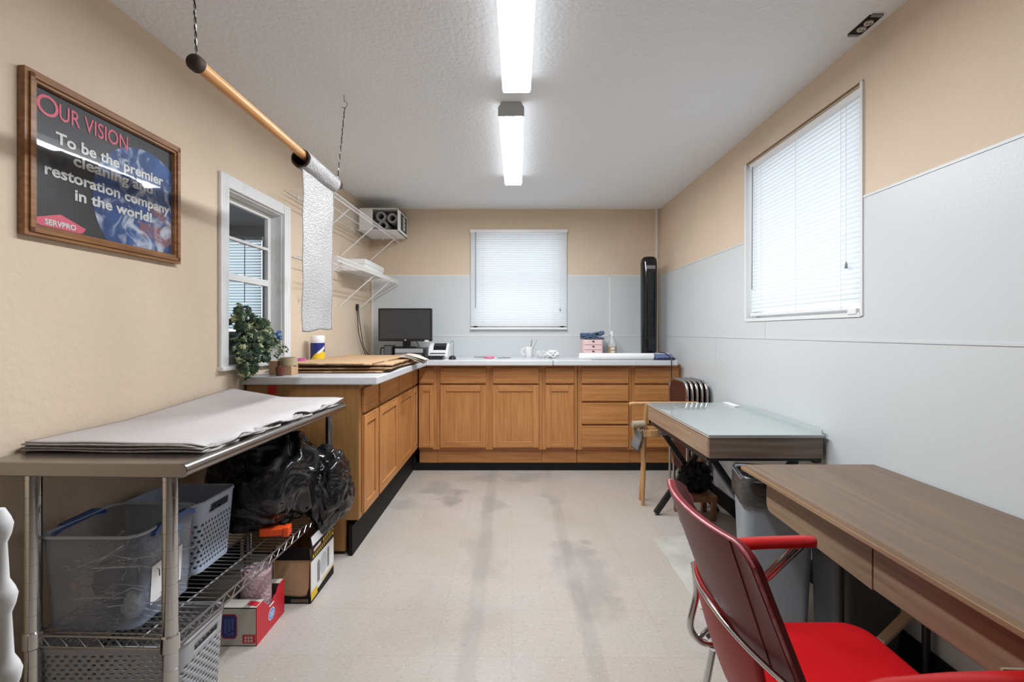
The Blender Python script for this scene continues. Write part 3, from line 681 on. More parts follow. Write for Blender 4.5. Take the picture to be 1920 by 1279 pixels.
def rollf(u, v):
    a = 2 * PI * u; r = .0435 + .003 * noise.noise(Vector((math.cos(a) * 2, math.sin(a) * 2, v * 5)))
    return Vector((c0.x + r * math.cos(a), c0.y + .006 + .375 * v, c0.z + r * math.sin(a)))
m.grid(rollf, n, 24); m.build('roll', M_bubble, t, smooth=True, solid=.003)
def sheetf(u, v):
    zt_ = c0.z - .036; zz = zt_ - v * (zt_ - 1.262)
    wob = (.010 * noise.noise(Vector((u * 2, v * 4, 3))) + .008 * v * math.sin(u * 3 + 1)) * min(1, v * 6)
    return Vector((c0.x + .006 + wob - .004 * v, c0.y + .010 + .366 * u - .012 * v * (.5 - u), zz + .015 * (u - .5) * v - .004 * math.sin(u * 9) * v))
m = MB(); m.grid(sheetf, 24, 80); m.build('hanging_strip', M_bubble, t, smooth=True, solid=.003)

# ------------------------------------------------------------------ wire shelves on the left wall
def wire_shelf(label, ya, yb, z, depth, brace_ys, wire_r):
    t = thing('wire_shelf', label, 'shelf', tuple(lw(depth / 2, (ya + yb) / 2, z)), LWR, 'white wire wall shelves')
    m = MB(); n = int((yb - ya) / .0255)
    for i in range(n + 1):
        y = ya + (yb - ya) * i / n
        m.tube([lw(.004, y, z), lw(depth - .004, y, z), lw(depth, y, z - .004), lw(depth, y, z - .030)], wire_r, 5)
    m.build('cross_wires', M_whitep, t)
    m = MB()
    for x, zz in ((.006, z - .003), (depth * .5, z - .003), (depth, z), (depth, z - .031)): m.tube([lw(x, ya, zz), lw(x, yb, zz)], .0032, 8)
    m.build('long_rods', M_whitep, t, smooth=True)
    for y in brace_ys:
        m = MB(); m.tube([lw(depth - .002, y, z - .028), lw(.012, y, z - .29), lw(.004, y, z - .31)], .0045, 8); m.build('brace', M_whitep, t, smooth=True)
    m = MB()
    for i in range(5):
        y = ya + (yb - ya) * (i + .5) / 5; m.box(0, .014, y - .008, y + .008, z - .012, z + .010, F=lw)
    m.build('wall_clips', M_whitep, t, bevel=.002)
    return t
wire_shelf('upper white wire shelf on the left wall, carrying the white carton', 3.10, 4.79, 2.190, .312, (3.45, 4.02, 4.62), .0009)
wire_shelf('lower white wire shelf on the left wall, above the two cords', 3.20, 4.79, 1.770, .312, (3.3, 4.02, 4.5), .0014)
# carton with paper rolls on the upper shelf
t = thing('carton', 'white carton lying open with rolls inside on the top wire shelf', 'box', (-1.24, 4.55, 2.194))
X0, X1, Y0, Y1, Z0, Z1 = -1.425, -1.062, 4.38, 4.76, 2.194, 2.408; k = .006
m = MB()
m.box(X0, X1, Y0, Y1, Z0, Z0 + k); m.box(X0, X1, Y0, Y1, Z1 - k, Z1); m.box(X0, X0 + k, Y0, Y1, Z0, Z1); m.box(X1 - k, X1, Y0, Y1, Z0, Z1); m.box(X0, X1, Y1 - k, Y1, Z0, Z1)
m.build('shell', M_paper, t)
MB().box(X0, X0 + .125, Y0 - .004, Y0, Z0, Z1).build('flap', M_paper, t)
MB().box(X0, X1, Y0 - .06, Y0, Z0 - .002, Z0).build('flap', M_paper, t)
lab = MB().box(X1, X1 + .0012, Y0 + .10, Y0 + .35, Z0 + .035, Z1 - .02).build('green_label', M_green, t)
q = MB()
for i in range(7): q.box(X1 + .0012, X1 + .002, Y0 + .19, Y0 + .26 + .02 * (i % 2), Z0 + .052 + i * .019, Z0 + .063 + i * .019)
q.build('label_marks', M_paper, lab)
for cx, cz in ((-1.232, 2.338), (-1.125, 2.322), (-1.215, 2.252)):
    m = MB(); R_ = Matrix.Rotation(-PI / 2, 3, 'X')
    m.lathe([(.028, 0), (.046, 0), (.048, .004), (.048, .30), (.028, .30), (.028, 0)], (cx, Y0 + .03, cz), 24, M=R_)
    single('paper_roll', m, M_rollshade, {-1.232: 'upper left paper roll inside the white carton on the shelf', -1.125: 'right-hand paper roll inside the white carton on the shelf', -1.215: 'lowest paper roll inside the white carton on the shelf'}[cx], 'paper roll', 'rolls inside the carton', smooth=True)
# flat white box on the lower shelf
t = thing('flat_box', 'flat white box lying on the lower wire shelf', 'box', (-1.30, 4.25, 1.774))
MB().box(-1.425, -1.235, 3.95, 4.50, 1.774, 1.835).build('tray', M_paper, t, bevel=.003)
MB().box(-1.430, -1.230, 3.945, 4.505, 1.825, 1.868).build('lid', M_whitep, t, bevel=.003)
# black cords hanging below the shelf brace
m = MB()
m.tube(rounded([lw(.015, 4.42, 1.485), lw(.02, 4.42, 1.40), lw(.03, 4.40, 1.26), lw(.03, 4.50, 1.13), lw(.05, 4.56, 1.02), lw(.08, 4.6, 1.006)], .06), .004, 6)
m.tube(rounded([lw(.018, 4.44, 1.485), lw(.02, 4.45, 1.40), lw(.03, 4.50, 1.22), lw(.03, 4.55, 1.10), lw(.06, 4.62, 1.02), lw(.09, 4.66, 1.006)], .06), .004, 6)
t = thing('power_cord', 'two black cords hanging down the wall beside the monitor', 'cord', tuple(lw(.02, 4.5, 1.0)), LWR)
m.build('cables', M_blackp, t, smooth=True); MB().box(.004, .026, 4.415, 4.445, 1.455, 1.515, F=lw).build('plug', M_blackp, t, bevel=.004)

# ------------------------------------------------------------------ things on the back worktop
Z = CT
# desktop computer with the monitor on top
t = thing('desktop_computer', 'small silver and black desktop computer under the monitor', 'computer', (-.96, 4.52, Z))
MB().box(-1.095, -.825, 4.36, 4.70, Z + .006, Z + .098).build('case', M_blackp, t, bevel=.004)
MB().box(-1.085, -.828, 4.352, 4.36, Z + .055, Z + .094).build('silver_front', M_silver, t, bevel=.002)
m = MB(); m.box(-1.085, -.93, 4.353, 4.36, Z + .015, Z + .05); m.box(-.90, -.84, 4.353, 4.36, Z + .02, Z + .045); m.build('drive_bay', M_greyp, t)
m = MB()
for x in (-1.07, -.85):
    for y in (4.38, 4.68): m.cyl((x, y, Z), (x, y, Z + .007), .01, 10)
m.build('feet', M_blackp, t)
t = thing('monitor', 'black flat monitor standing on the small computer', 'monitor', (-1.0, 4.5, Z + .098))
mz0, mz1 = 1.163, 1.480; mx0, mx1 = -1.284, -.767
MB().box(mx0, mx1, 4.50, 4.535, mz0, mz1).build('bezel', M_blackp, t, bevel=.006)
MB().box(mx0 + .018, mx1 - .018, 4.4975, 4.501, mz0 + .024, mz1 - .018).build('screen', M_screen, t)
MB().cyl((-1.022, 4.499, mz0 + .011), (-1.022, 4.496, mz0 + .011), .009, 16).build('badge', M_silver, t)
MB().box(mx1 - .07, mx1 - .03, 4.496, 4.5, mz0 - .004, mz0 + .012).build('white_sticker', M_paper, t)
MB().box(mx0 + .12, mx1 - .12, 4.535, 4.56, mz0 + .04, mz1 - .06).build('rear_housing', M_blackp, t, bevel=.01)
m = MB(); m.box(-1.06, -.985, 4.548, 4.575, Z + .105, mz0 + .12); m.build('neck', M_blackp, t, bevel=.006)
m = MB(); m.extrude([(x, y, Z + .0985) for x, y in rrect(-1.12, -.91, 4.44, 4.66, .05)], (0, 0, .012)); m.build('stand_base', M_gloss, t, bevel=.003)
m = MB(); m.tube(rounded([(-.95, 4.56, 1.2), (-.93, 4.6, 1.15), (-.90, 4.68, 1.06), (-.86, 4.74, Z + .01)], .04), .004, 6); m.build('cable', M_blackp, t, smooth=True)
# speaker
t = thing('computer_speaker', 'small black upright box left of the computer', 'speaker', (-1.17, 4.45, Z))
MB().box(-1.205, -1.12, 4.40, 4.52, Z, Z + .125).build('cabinet_body', M_blackp, t, bevel=.008)
m = MB(); m.tube(rounded([(-1.205, 4.43, Z + .10), (-1.24, 4.43, Z + .10), (-1.24, 4.43, Z + .02), (-1.205, 4.43, Z + .02)], .02), .006, 6); m.build('handle', M_blackp, t, smooth=True)
m = MB()
for i in range(9): m.box(-1.195, -1.13, 4.396, 4.40, Z + .02 + i * .011, Z + .025 + i * .011)
m.build('grille', M_greyp, t)
# keyboard and mouse
t = thing('keyboard', 'black keyboard on the worktop in front of the computer', 'keyboard', (-.82, 4.29, Z))
m = MB(); m.extrude([(-1.04, 4.22, Z), (-1.04, 4.36, Z), (-1.04, 4.36, Z + .026), (-1.04, 4.22, Z + .012)], (.42, 0, 0)); m.build('body', M_blackp, t, bevel=.004)
m = MB()
for r in range(5):
    for c in range(15):
        y = 4.235 + r * .024; m.box(-1.03 + c * .027, -1.03 + c * .027 + .022, y, y + .019, Z + .011 + (y - 4.22) * .1, Z + .020 + (y - 4.22) * .1)
m.build('keys', M_gloss, t, bevel=.002)
t = thing('mouse', 'black mouse beside the keyboard', 'mouse', (-.545, 4.30, Z))
m = MB(); m.grid(lambda u, v: Vector((-.545 + .034 * math.cos(2 * PI * u) * math.cos(PI / 2 * v), 4.30 + .055 * math.sin(2 * PI * u) * math.cos(PI / 2 * v), Z + .036 * math.sin(PI / 2 * v) ** .8 if v > 0 else Z)), 24, 8); m.build('shell', M_blackp, t, smooth=True)
MB().box(-.549, -.541, 4.262, 4.285, Z + .018, Z + .032).build('wheel', M_greyp, t, bevel=.002)
# label printer
t = thing('label_printer', 'white label printer with a rounded top and dark slot', 'printer', (-.70, 4.55, Z))
prof = [(4.42, 0), (4.42, .045), (4.435, .075), (4.47, .112), (4.52, .137), (4.58, .142), (4.64, .125), (4.66, .09), (4.66, 0)]
m = MB(); m.extrude([(-.795, y, Z + z) for y, z in prof], (.19, 0, 0)); m.build('shell', M_whitep, t, bevel=.012, smooth=True)
m = MB(); m.extrude([(-.745, 4.4365, Z + .079), (-.745, 4.469, Z + .1155), (-.745, 4.519, Z + .141), (-.745, 4.521, Z + .136), (-.745, 4.471, Z + .110), (-.745, 4.440, Z + .074)], (.12, 0, 0)); m.build('dark_window', M_gloss, t)
m = MB(); m.extrude([(-.7975, y, Z + z) for y, z in ((4.45, .01), (4.45, .06), (4.49, .10), (4.55, .118), (4.60, .11), (4.60, .01))], (.004, 0, 0)); m.build('side_panel', M_greyp, t)
MB().box(-.77, -.63, 4.415, 4.421, Z + .046, Z + .052).build('paper_slot', M_black, t)
m = MB(); m.tube(rounded([(-.62, 4.64, Z + .12), (-.60, 4.66, Z + .165), (-.585, 4.70, Z + .155), (-.59, 4.75, Z + .01)], .03), .0025, 6); m.build('cord', M_greyp, t, smooth=True)
# scissors
t = thing('scissors', 'pink-handled scissors lying on the worktop below the blind', 'scissors', (-.28, 4.45, Z))
m = MB()
for s in (-1, 1):
    m.tube([Vector((-.215 + .038 * math.cos(a), 4.45 + s * .022 + .02 * math.sin(a), Z + .010)) for a in [2 * PI * i / 20 for i in range(20)]], .009, 8, closed=True)
m.build('handles', M_pink, t, smooth=True)
m = MB(); m.extrude([(-.25, 4.446, Z + .006), (-.36, 4.47, Z + .006), (-.25, 4.462, Z + .006)], (0, 0, .004)); m.extrude([(-.25, 4.454, Z + .011), (-.36, 4.432, Z + .011), (-.25, 4.438, Z + .011)], (0, 0, .004)); m.build('blades', M_wire, t)
t = thing('pen', 'thin grey pen lying to the right of the pink scissors', 'pen', (-.06, 4.46, Z)); m = MB(); m.tube([(-.135, 4.45, Z + .0045), (-.02, 4.46, Z + .0045)], .0045, 8); m.build('barrel', M_greyp, t, smooth=True); m = MB(); m.tube([(-.02, 4.46, Z + .0045), (-.005, 4.4613, Z + .0045)], [.0042, .001], 8); m.build('tip', M_wire, t)
# mug with pens
t = thing('mug', 'white mug holding pens on the back worktop', 'mug', (.165, 4.6, Z))
m = MB(); m.lathe([(.0, .003), (.036, 0), (.041, .006), (.042, .105), (.039, .105), (.038, .01), (.0, .009)], (.165, 4.6, Z), 28); m.build('cup', M_whitep, t, smooth=True)
m = MB(); m.tube([Vector((.126 - .032 * math.cos(a), 4.6, Z + .055 + .034 * math.sin(a))) for a in [-PI * .5 + PI * i / 10 for i in range(11)]], .006, 8); m.build('handle', M_whitep, t, smooth=True)
for dx, dy, tx, ty, mm, lb in ((.010, .01, .030, .0, M_greyp, 'grey pen standing in the white mug'), (.02, -.01, .075, .01, M_silver, 'silver pen leaning to the right in the white mug')):
    q = MB(); b_ = Vector((.165 + dx * .5, 4.6 + dy, Z + .012)); e_ = Vector((.165 + tx, 4.6 + ty, Z + .165)); q.tube([b_, e_, e_ + (e_ - b_).normalized() * .012], [.0045, .0045, .001], 8)
    single('pen', q, mm, lb, 'pen', 'pens in the mug', smooth=True)
# crumpled plastic
def crumple(c, r, seed, amp=.35, fr=9, n=3):
    bm = bmesh.new(); bmesh.ops.create_icosphere(bm, subdivisions=n, radius=1); m = MB()
    c = Vector(c); vv = []
    for v in bm.verts:
        d = v.co.normalized(); q = d * fr * .35 + Vector((seed, seed * 2, 0))
        k = 1 - amp * abs(noise.noise(q)) * 2 + amp * .6 * noise.noise(q * 2.3)
        p = Vector((d.x * r[0], d.y * r[1], d.z * r[2])) * k + c
        vv.append(p)
    zmin = c.z - r[2] * .8
    vv = [Vector((p.x, p.y, max(p.z, zmin))) for p in vv]
    m._add(vv, [tuple(x.index for x in f.verts) for f in bm.faces]); bm.free(); return m
single('plastic_wrapper', crumple((.285, 4.50, Z + .036), (.062, .06, .045), 3, .5, 14), M_clearbag, 'crumpled clear plastic wrapper next to the mug', 'plastic bag')
single('tissue', crumple((.385, 4.48, Z + .036), (.070, .07, .045), 8, .5, 14), M_paper, 'crumpled white tissue between the clear wrapper and the pink drawers', 'tissue')
# pink drawer box
t = thing('mini_drawers', 'pale pink box of three small drawers on the worktop', 'drawer box', (.777, 4.6, Z))
MB().box(.684, .870, 4.50, 4.70, Z, Z + .176).build('case', M_pinkbox, t, bevel=.004)
for i in range(3):
    za = Z + .032 + i * .048; d = MB().box(.692, .862, 4.492, 4.502, za, za + .043).build('drawer', M_pinkbox, t, bevel=.003)
    MB().box(.768, .788, 4.484, 4.493, za + .026, za + .037).build('knob', M_blackp, d, bevel=.002)
m = MB()
def cloth(k):
    def f(u, v):
        a = v * 2 - 1
        return Vector((.680 + .205 * u + .012 * noise.noise(Vector((u * 3, v * 3, k))), 4.50 + .19 * v, Z + .178 + .010 + k * .020 + .016 * noise.noise(Vector((u * 4, v * 4, k * 3))) + (.034 * max(0, u - .55) ** 1.3 * 2 if k > 0 else 0)))
    return f
for k in range(3): m.grid(cloth(k), 16, 12)
single('folded_cloth', m, M_bluecl, 'folded slate blue cloth on top of the pink drawers', 'cloth', smooth=True, solid=.014)
# spray bottle
t = thing('bottle', 'clear bottle with a white cap and cream label beside the pink drawers', 'bottle', (.985, 4.62, Z))
m = MB(); m.lathe([(.0, 0), (.038, 0), (.043, .006), (.043, .125), (.036, .155), (.018, .185), (.015, .205), (.015, .215), (0, .215)], (.985, 4.62, Z), 28); m.build('body', M_bottle, t, smooth=True)
m = MB(); m.lathe([(.0435, .035), (.0435, .105)], (.985, 4.62, Z), 28, caps=False); lb_ = m.build('label_band', M_tanroll, t, smooth=True)
m = MB(); m.lathe([(.038, .0), (.0415, .004), (.0415, .03), (0, .03)], (.985, 4.62, Z + .002), 28); m.build('liquid', M_cream, t, smooth=True)
q = MB()
for zc, rr in ((.088, .018), (.055, .016)): q.grid(lambda u, v: Vector((.985 + .0445 * math.sin((u - .5) * 1.0), 4.62 - .0445 * math.cos((u - .5) * 1.0), Z + zc + rr * (v - .5) * math.sqrt(max(0, 1 - (2 * u - 1) ** 2)))), 12, 4)
q.build('label_badge', M_paper, lb_)
m = MB(); m.lathe([(.017, .205), (.0175, .245), (.012, .258), (0, .258)], (.985, 4.62, Z), 20); m.build('cap', M_whitep, t, smooth=True)
# tower fan
t = thing('tower_fan', 'tall glossy black tower fan in the back right corner', 'fan', (1.325, 4.55, Z))
def fan_ring(z, sx, sy): return [(1.325 + sx * x, 4.55 + sy * y, z) for x, y in rrect(-1, 1, -1, 1, .75, 6)]
m = MB(); lv = [(0, .068, .066), (.03, .071, .068), (.5, .074, .070), (.92, .074, .070), (.955, .068, .064), (.972, .05, .05)]
n = len(fan_ring(0, 1, 1)); vs_ = []
for z, sx, sy in lv: vs_ += [Vector(p) for p in fan_ring(Z + z, sx, sy)]
fs = [(k * n + j, k * n + (j + 1) % n, (k + 1) * n + (j + 1) % n, (k + 1) * n + j) for k in range(len(lv) - 1) for j in range(n)] + [tuple(range(n))[::-1], tuple(range((len(lv) - 1) * n, len(lv) * n))]
m._add(vs_, fs); m.build('body', M_gloss, t, smooth=True)
m = MB()
for x in (-.042, -.028, -.014, 0, .014, .028, .042): m.box(1.325 + x - .0025, 1.325 + x + .0025, 4.474, 4.482, Z + .19, Z + .83)
for i in range(8): m.box(1.278, 1.372, 4.4755, 4.481, Z + .19 + i * .0905, Z + .196 + i * .0905)
m.build('grille', M_blackp, t)
m = MB(); m.box(1.283, 1.367, 4.473, 4.482, Z + .85, Z + .885); m.build('control_strip', M_greyp, t, bevel=.003)
m = MB(); m.tube([Vector((1.325 + .03 * math.cos(a), 4.535 + .022 * math.sin(a), Z + .972)) for a in [2 * PI * i / 24 for i in range(24)]], .006, 8, closed=True); m.build('top_ring', M_silver, t, smooth=True)
# white roll
t = thing('paper_tube', 'long white paper roll lying along the front of the worktop', 'paper roll', (.93, 4.19, Z))
m = MB(); M = Matrix.Rotation(PI / 2, 3, 'Y'); m.lathe([(.014, 0), (.029, 0), (.030, .004), (.030, .66), (.029, .664), (.014, .664), (.014, 0)], (.600, 4.20, Z + .030), 24, M=M); m.build('roll', M_paper, t, smooth=True)
m = MB(); m.grid(lambda u, v: Vector((.60 + .1 * u, 4.175 - .035 * v, Z + .002 + .002 * math.sin(v * 4))), 4, 4); m.build('loose_edge', M_paper, t, smooth=True)
# electronic device with a cable
t = thing('electronic_device', 'dark blue device with a white sloped top on the worktop end', 'device', (1.36, 4.24, Z))
m = MB(); m.extrude([(x, y, Z) for x, y in rrect(1.265, 1.450, 4.14, 4.36, .03)], (0, 0, .022)); m.build('base', mat('navy_plastic', (.015, .02, .055, 1), .35), t, bevel=.006)
m = MB(); a_ = rrect(1.272, 1.443, 4.148, 4.352, .03); b_ = rrect(1.295, 1.425, 4.19, 4.33, .02); n = len(a_)
m._add([(x, y, Z + .022) for x, y in a_] + [(x, y, Z + .052) for x, y in b_], [(i, (i + 1) % n, (i + 1) % n + n, i + n) for i in range(n)] + [tuple(range(n, 2 * n))]); m.build('bezel', mat('steel_blue_plastic', (.12, .16, .30, 1), .35), t, smooth=True)
m = MB(); m.extrude([(x, y, Z + .0525) for x, y in rrect(1.30, 1.42, 4.195, 4.325, .02)], (0, 0, .004)); m.build('white_top', M_whitep, t, bevel=.002)
m = MB(); m.tube(rounded([(1.345, 4.30, Z + .06), (1.372, 4.20, Z + .062), (1.388, 4.085, Z + .02), (1.390, 4.088, .90), (1.392, 4.092, .60), (1.40, 4.12, .45)], .03), .004, 6); m.build('cable', M_blackp, t, smooth=True)
single('rag', crumple((1.13, 4.63, Z + .012), (.05, .04, .012), 5, .3), M_greyp, 'small grey scrap behind the long white paper roll', 'scrap')

# ------------------------------------------------------------------ things on the left worktop and sill
def cbox(label, c, sx, sy, rz, z, th=.007, fold=True):
    t = thing('flattened_box', label, 'cardboard box', (c[0], c[1], z), rz, 'flattened cardboard boxes on the left worktop')
    m = MB(L=True); sag = .0
    def f(u, v): return Vector(((u - .5) * sx, (v - .5) * sy, th / 2 + .004 * noise.noise(Vector((u * 3 + z * 50, v * 3, z * 90)))))
    m.grid(f, 10, 16); m.build('sheet', [M_card], t, solid=th)
    m = MB(L=True)
    for s in (-1, 1):
        for k in range(3): m.box(sx / 2 * s - .002, sx / 2 * s + .002, -sy / 2 + .04 + k * sy / 3.2, -sy / 2 + .04 + k * sy / 3.2 + sy / 4.4, .000, th)
    m.box(-sx / 2 + .03, -sx / 2 + sx * .42, -sy / 2 - .002, -sy / 2 + .001, 0, th); m.box(-sx / 2 + sx * .5, sx / 2 - .04, -sy / 2 - .002, -sy / 2 + .001, 0, th)
    m.build('cut_edges', M_cardd, t)
z_ = CT + .004
specs = [((-1.10, 3.36), .60, 1.05, .02, 'bottom flattened box of the stack, flat on the worktop'), ((-1.07, 3.40), .62, 1.0, -.05, 'second flattened box from the bottom of the stack'),
         ((-1.05, 3.38), .56, 1.05, .06, 'third flattened box from the bottom, sticking out toward the room'), ((-1.09, 3.42), .58, .98, -.02, 'flattened box in the middle, fourth from the bottom'),
         ((-1.06, 3.40), .60, 1.02, .04, 'second flattened box from the top of the stack'), ((-1.12, 3.36), .56, 1.04, -.03, 'topmost flattened box of the stack on the left worktop')]
for c, sx, sy, rz, lb in specs:
    cbox(lb, c, sx, sy, rz, z_, .007); z_ += .0095
z_top = z_
for i, (y, dy, lb) in enumerate(((3.50, .10, 'lowest pale paper bag drooping off the far end of the cardboard'), (3.56, .02, 'middle pale paper bag drooping off the far end of the cardboard'), (3.63, -.08, 'uppermost pale paper bag drooping off the far end of the cardboard'))):
    t = thing('paper_bag', lb, 'paper bag', (-.74, y, CT + .02), 0, 'paper bags on the cardboard')
    m = MB(); m.grid(lambda u, v: Vector((-.83 + (.165 + .012 * i) * u, y + (v - .5) * .16 + dy * u, CT + .066 + .007 * i - (.052 - .006 * i) * u ** 1.8 + .003 * math.sin(u * 5 + v * 4 + i))), 10, 8); m.build('sheet', M_bagpaper, t, smooth=True, solid=.003)
# wipes canister
c = Vector((-1.408, 3.40, CT))
t = thing('wipes_canister', 'white, blue and yellow wipes canister behind the cardboard stack', 'canister', tuple(c))
m = MB(); m.lathe([(0, 0), (.046, 0), (.048, .004), (.048, .185), (.046, .19), (.046, .19)], c, 32); m.build('can', M_whitep, t, smooth=True)
m = MB(); m.lathe([(.0, .225), (.042, .225), (.049, .215), (.050, .186), (.0, .186)], c, 32); m.build('lid', M_whitep, t, smooth=True)
def wrapped(rad, a0, a1, fz0, fz1, nm, mm, parent):
    m = MB(); m.grid(lambda u, v: c + Vector((rad * math.cos(a0 + (a1 - a0) * u), rad * math.sin(a0 + (a1 - a0) * u), fz0(u) + (fz1(u) - fz0(u)) * v)), 24, 4); return m.build(nm, mm, parent, smooth=True)
lb_ = wrapped(.0485, PI * .95, PI * 2.15, lambda u: .03, lambda u: .172, 'blue_label', M_bluep, t)
wrapped(.0490, PI * 1.3, PI * 2.1, lambda u: .025, lambda u: .055 + .06 * math.sin(u * PI * .8), 'yellow_swoosh', M_yellow, lb_)
wrapped(.0494, PI * 1.62, PI * 1.98, lambda u: .088 + .04 * u + .004 * math.sin(u * 30), lambda u: .106 + .045 * u + .006 * math.sin(u * 37), 'white_script', M_paper, lb_)
# rolls and small boxes at the near end of the worktop
t = thing('tape_roll', 'wide cream tape roll at the near end of the cardboard', 'tape', (-1.312, 2.76, CT + .055))
m = MB(); m.lathe([(.034, 0), (.047, 0), (.047, .045), (.034, .045), (.034, 0)], (-1.312, 2.76, CT + .055), 28); m.build('tape', M_tanroll, t, smooth=True)
m = MB(); m.lathe([(.031, .0), (.034, .0), (.034, .046), (.031, .046), (.031, .0)], (-1.312, 2.76, CT + .055), 28); m.build('core', M_cardd, t, smooth=True)
single('small_carton', MB().box(-1.415, -1.368, 2.73, 2.79, CT, CT + .082), M_card, 'little upright tan carton left of the cream tape roll', 'box', bevel=.003)
single('small_carton', MB().box(-1.350, -1.275, 2.715, 2.80, CT, CT + .054), M_card, 'little brown carton directly under the cream tape roll', 'box', bevel=.003)
t = thing('red_pot', 'small red patterned pot at the near end of the worktop', 'pot', (-1.335, 2.665, CT))
m = MB(); m.lathe([(0, 0), (.018, 0), (.024, .025), (.023, .052), (.020, .052), (.018, .01), (0, .008)], (-1.318, 2.665, CT), 20); m.build('pot', mat('red_mottled', (.22, .02, .02, 1), .4, col2=(.10, .06, .03, 1), scale=60), t, smooth=True)
single('magenta_cup', MB().lathe([(0, 0), (.035, 0), (.042, .075), (.038, .075), (.032, .006), (0, .006)], (-1.405, 3.10, CT), 24), M_magenta, 'low magenta cup beside the wipes canister', 'cup', smooth=True)

# ivy on the window sill
def leaf_pts(s):
    out = []
    for a, r in ((-90, .18), (-50, .55), (-20, .42), (0, .8), (30, .45), (55, .75), (75, .55), (90, 1.05), (105, .55), (125, .75), (150, .45), (180, .8), (200, .42), (230, .55)):
        out.append(Vector((math.cos(math.radians(a)) * r * s, math.sin(math.radians(a)) * r * s, 0)))
    return out
def foliage(centres, n, size, rng, front):
    m = MB()
    for i in range(n):
        c, rad = rng.choice(centres)
        d = Vector((rng.gauss(0, 1), rng.gauss(0, 1), rng.gauss(0, 1))).normalized() * (rng.random() ** .4)
        p = Vector(c) + Vector((d.x * rad[0], d.y * rad[1], d.z * rad[2]))
        nrm = (Vector(front) + d * .9 + Vector((rng.gauss(0, .35), rng.gauss(0, .35), rng.gauss(0, .35)))).normalized()
        up = Vector((rng.gauss(0, .6), rng.gauss(0, .6), -.6)); xa = up.cross(nrm).normalized(); ya = nrm.cross(xa)
        s = size * rng.uniform(.7, 1.3); pts = leaf_pts(s)
        ctr = p + nrm * s * .18; ring = [p + xa * q.x + ya * q.y - nrm * abs(q.x) * .25 for q in pts]
        b = len(m.v); m.v += [ctr] + ring; k = len(ring); mi = 0 if rng.random() < .55 else 1
        for j in range(k): m.f.append((b, b + 1 + j, b + 1 + (j + 1) % k)); m.m.append(mi)
    return m
rng = random.Random(3)
t = thing('ivy_plant', 'large artificial ivy in a low pot filling the window sill', 'plant', (-1.535, 2.66, 1.072))
SX = -1.47
cs = [((SX - .03, 2.60, 1.33), (.05, .09, .09)), ((SX, 2.66, 1.27), (.07, .14, .11)), ((SX - .01, 2.72, 1.22), (.06, .12, .10)), ((SX + .02, 2.58, 1.16), (.08, .10, .09)), ((SX + .02, 2.66, 1.12), (.07, .12, .05)), ((SX + .03, 2.56, 1.06), (.05, .05, .05)), ((SX - .0, 2.80, 1.22), (.04, .06, .08))]
foliage(cs, 400, .034, rng, (.7, -.6, .35)).build('foliage', [M_leafd, M_leafv], t, norm=False)
m = MB()
for i in range(14):
    c, r_ = rng.choice(cs[:5]); m.tube(rounded([(-1.53, 2.66, 1.10), (-1.50, (2.66 + c[1]) / 2, c[2] * .6 + 1.12 * .4), (c[0], c[1], c[2])], .05), .002, 5)
m.build('stems', M_leafd, t)
m = MB(); m.lathe([(0, 0), (.038, 0), (.046, .035), (.046, .045), (.04, .045), (.036, .01), (0, .01)], (-1.545, 2.70, 1.074), 24); m.build('pot', M_tanroll, t, smooth=True)
t = thing('flower_pot', 'white pot with small leaves and blue flowers at the sill end', 'plant', (-1.52, 2.92, 1.072))
m = MB(); m.lathe([(0, 0), (.026, 0), (.036, .085), (.033, .085), (.024, .006), (0, .006)], (-1.530, 2.93, 1.073), 24); m.build('pot', M_whitep, t, smooth=True)
foliage([((-1.50, 2.96, 1.20), (.04, .05, .06)), ((-1.45, 2.94, 1.13), (.045, .05, .06)), ((-1.44, 2.90, 1.06), (.03, .04, .03))], 110, .016, rng, (.7, -.6, .35)).build('foliage', [M_leafd, M_leafv], t, norm=False)
m = MB()
for i in range(9):
    cc = Vector((-1.455 + rng.uniform(-.02, .02), 2.90 + rng.uniform(-.025, .025), 1.238 + rng.uniform(-.02, .015)))
    for k in range(5):
        a = 2 * PI * k / 5; m.poly([cc, cc + Vector((.5 * .012, .012 * math.cos(a) , .012 * math.sin(a))), cc + Vector((.008, .014 * math.cos(a + .6), .014 * math.sin(a + .6))), cc + Vector((.006, .012 * math.cos(a + 1.2), .012 * math.sin(a + 1.2)))])
m.build('flowers', mat('blue_petals', (.03, .14, .42, 1), .5), t, norm=False)

# ------------------------------------------------------------------ steel work table with wire undershelf (left foreground)
TO, TR = (-.92, 1.33, 0), -.035
t = thing('work_table', 'stainless steel work table with chrome posts and a wire undershelf', 'table', TO, TR)
MT = wm(t).copy(); tw = lambda x, y, z: MT @ Vector((x, y, z))
TZ = .880; TL = 1.16; TWD = .612
m = MB(L=True)
prof = [(-TWD, TZ), (-TWD, TZ - .042), (-TWD + .01, TZ - .042), (-TWD + .012, TZ - .006)] 
prof = [(-TWD, TZ - .041)] + [(-TWD, TZ)] + [(-.0205 + .0205 * math.sin(a), TZ - .0205 + .0205 * math.cos(a)) for a in [PI * i / 10 for i in range(11)]]
m.extrude([(x, 0, z) for x, z in prof], (0, TL, 0)); m.build('top', M_steel, t, smooth=True, bevel=.003)
posts = ((-.085, .045), (-.502, .045), (-.072, TL - .045), (-.502, TL - .045))
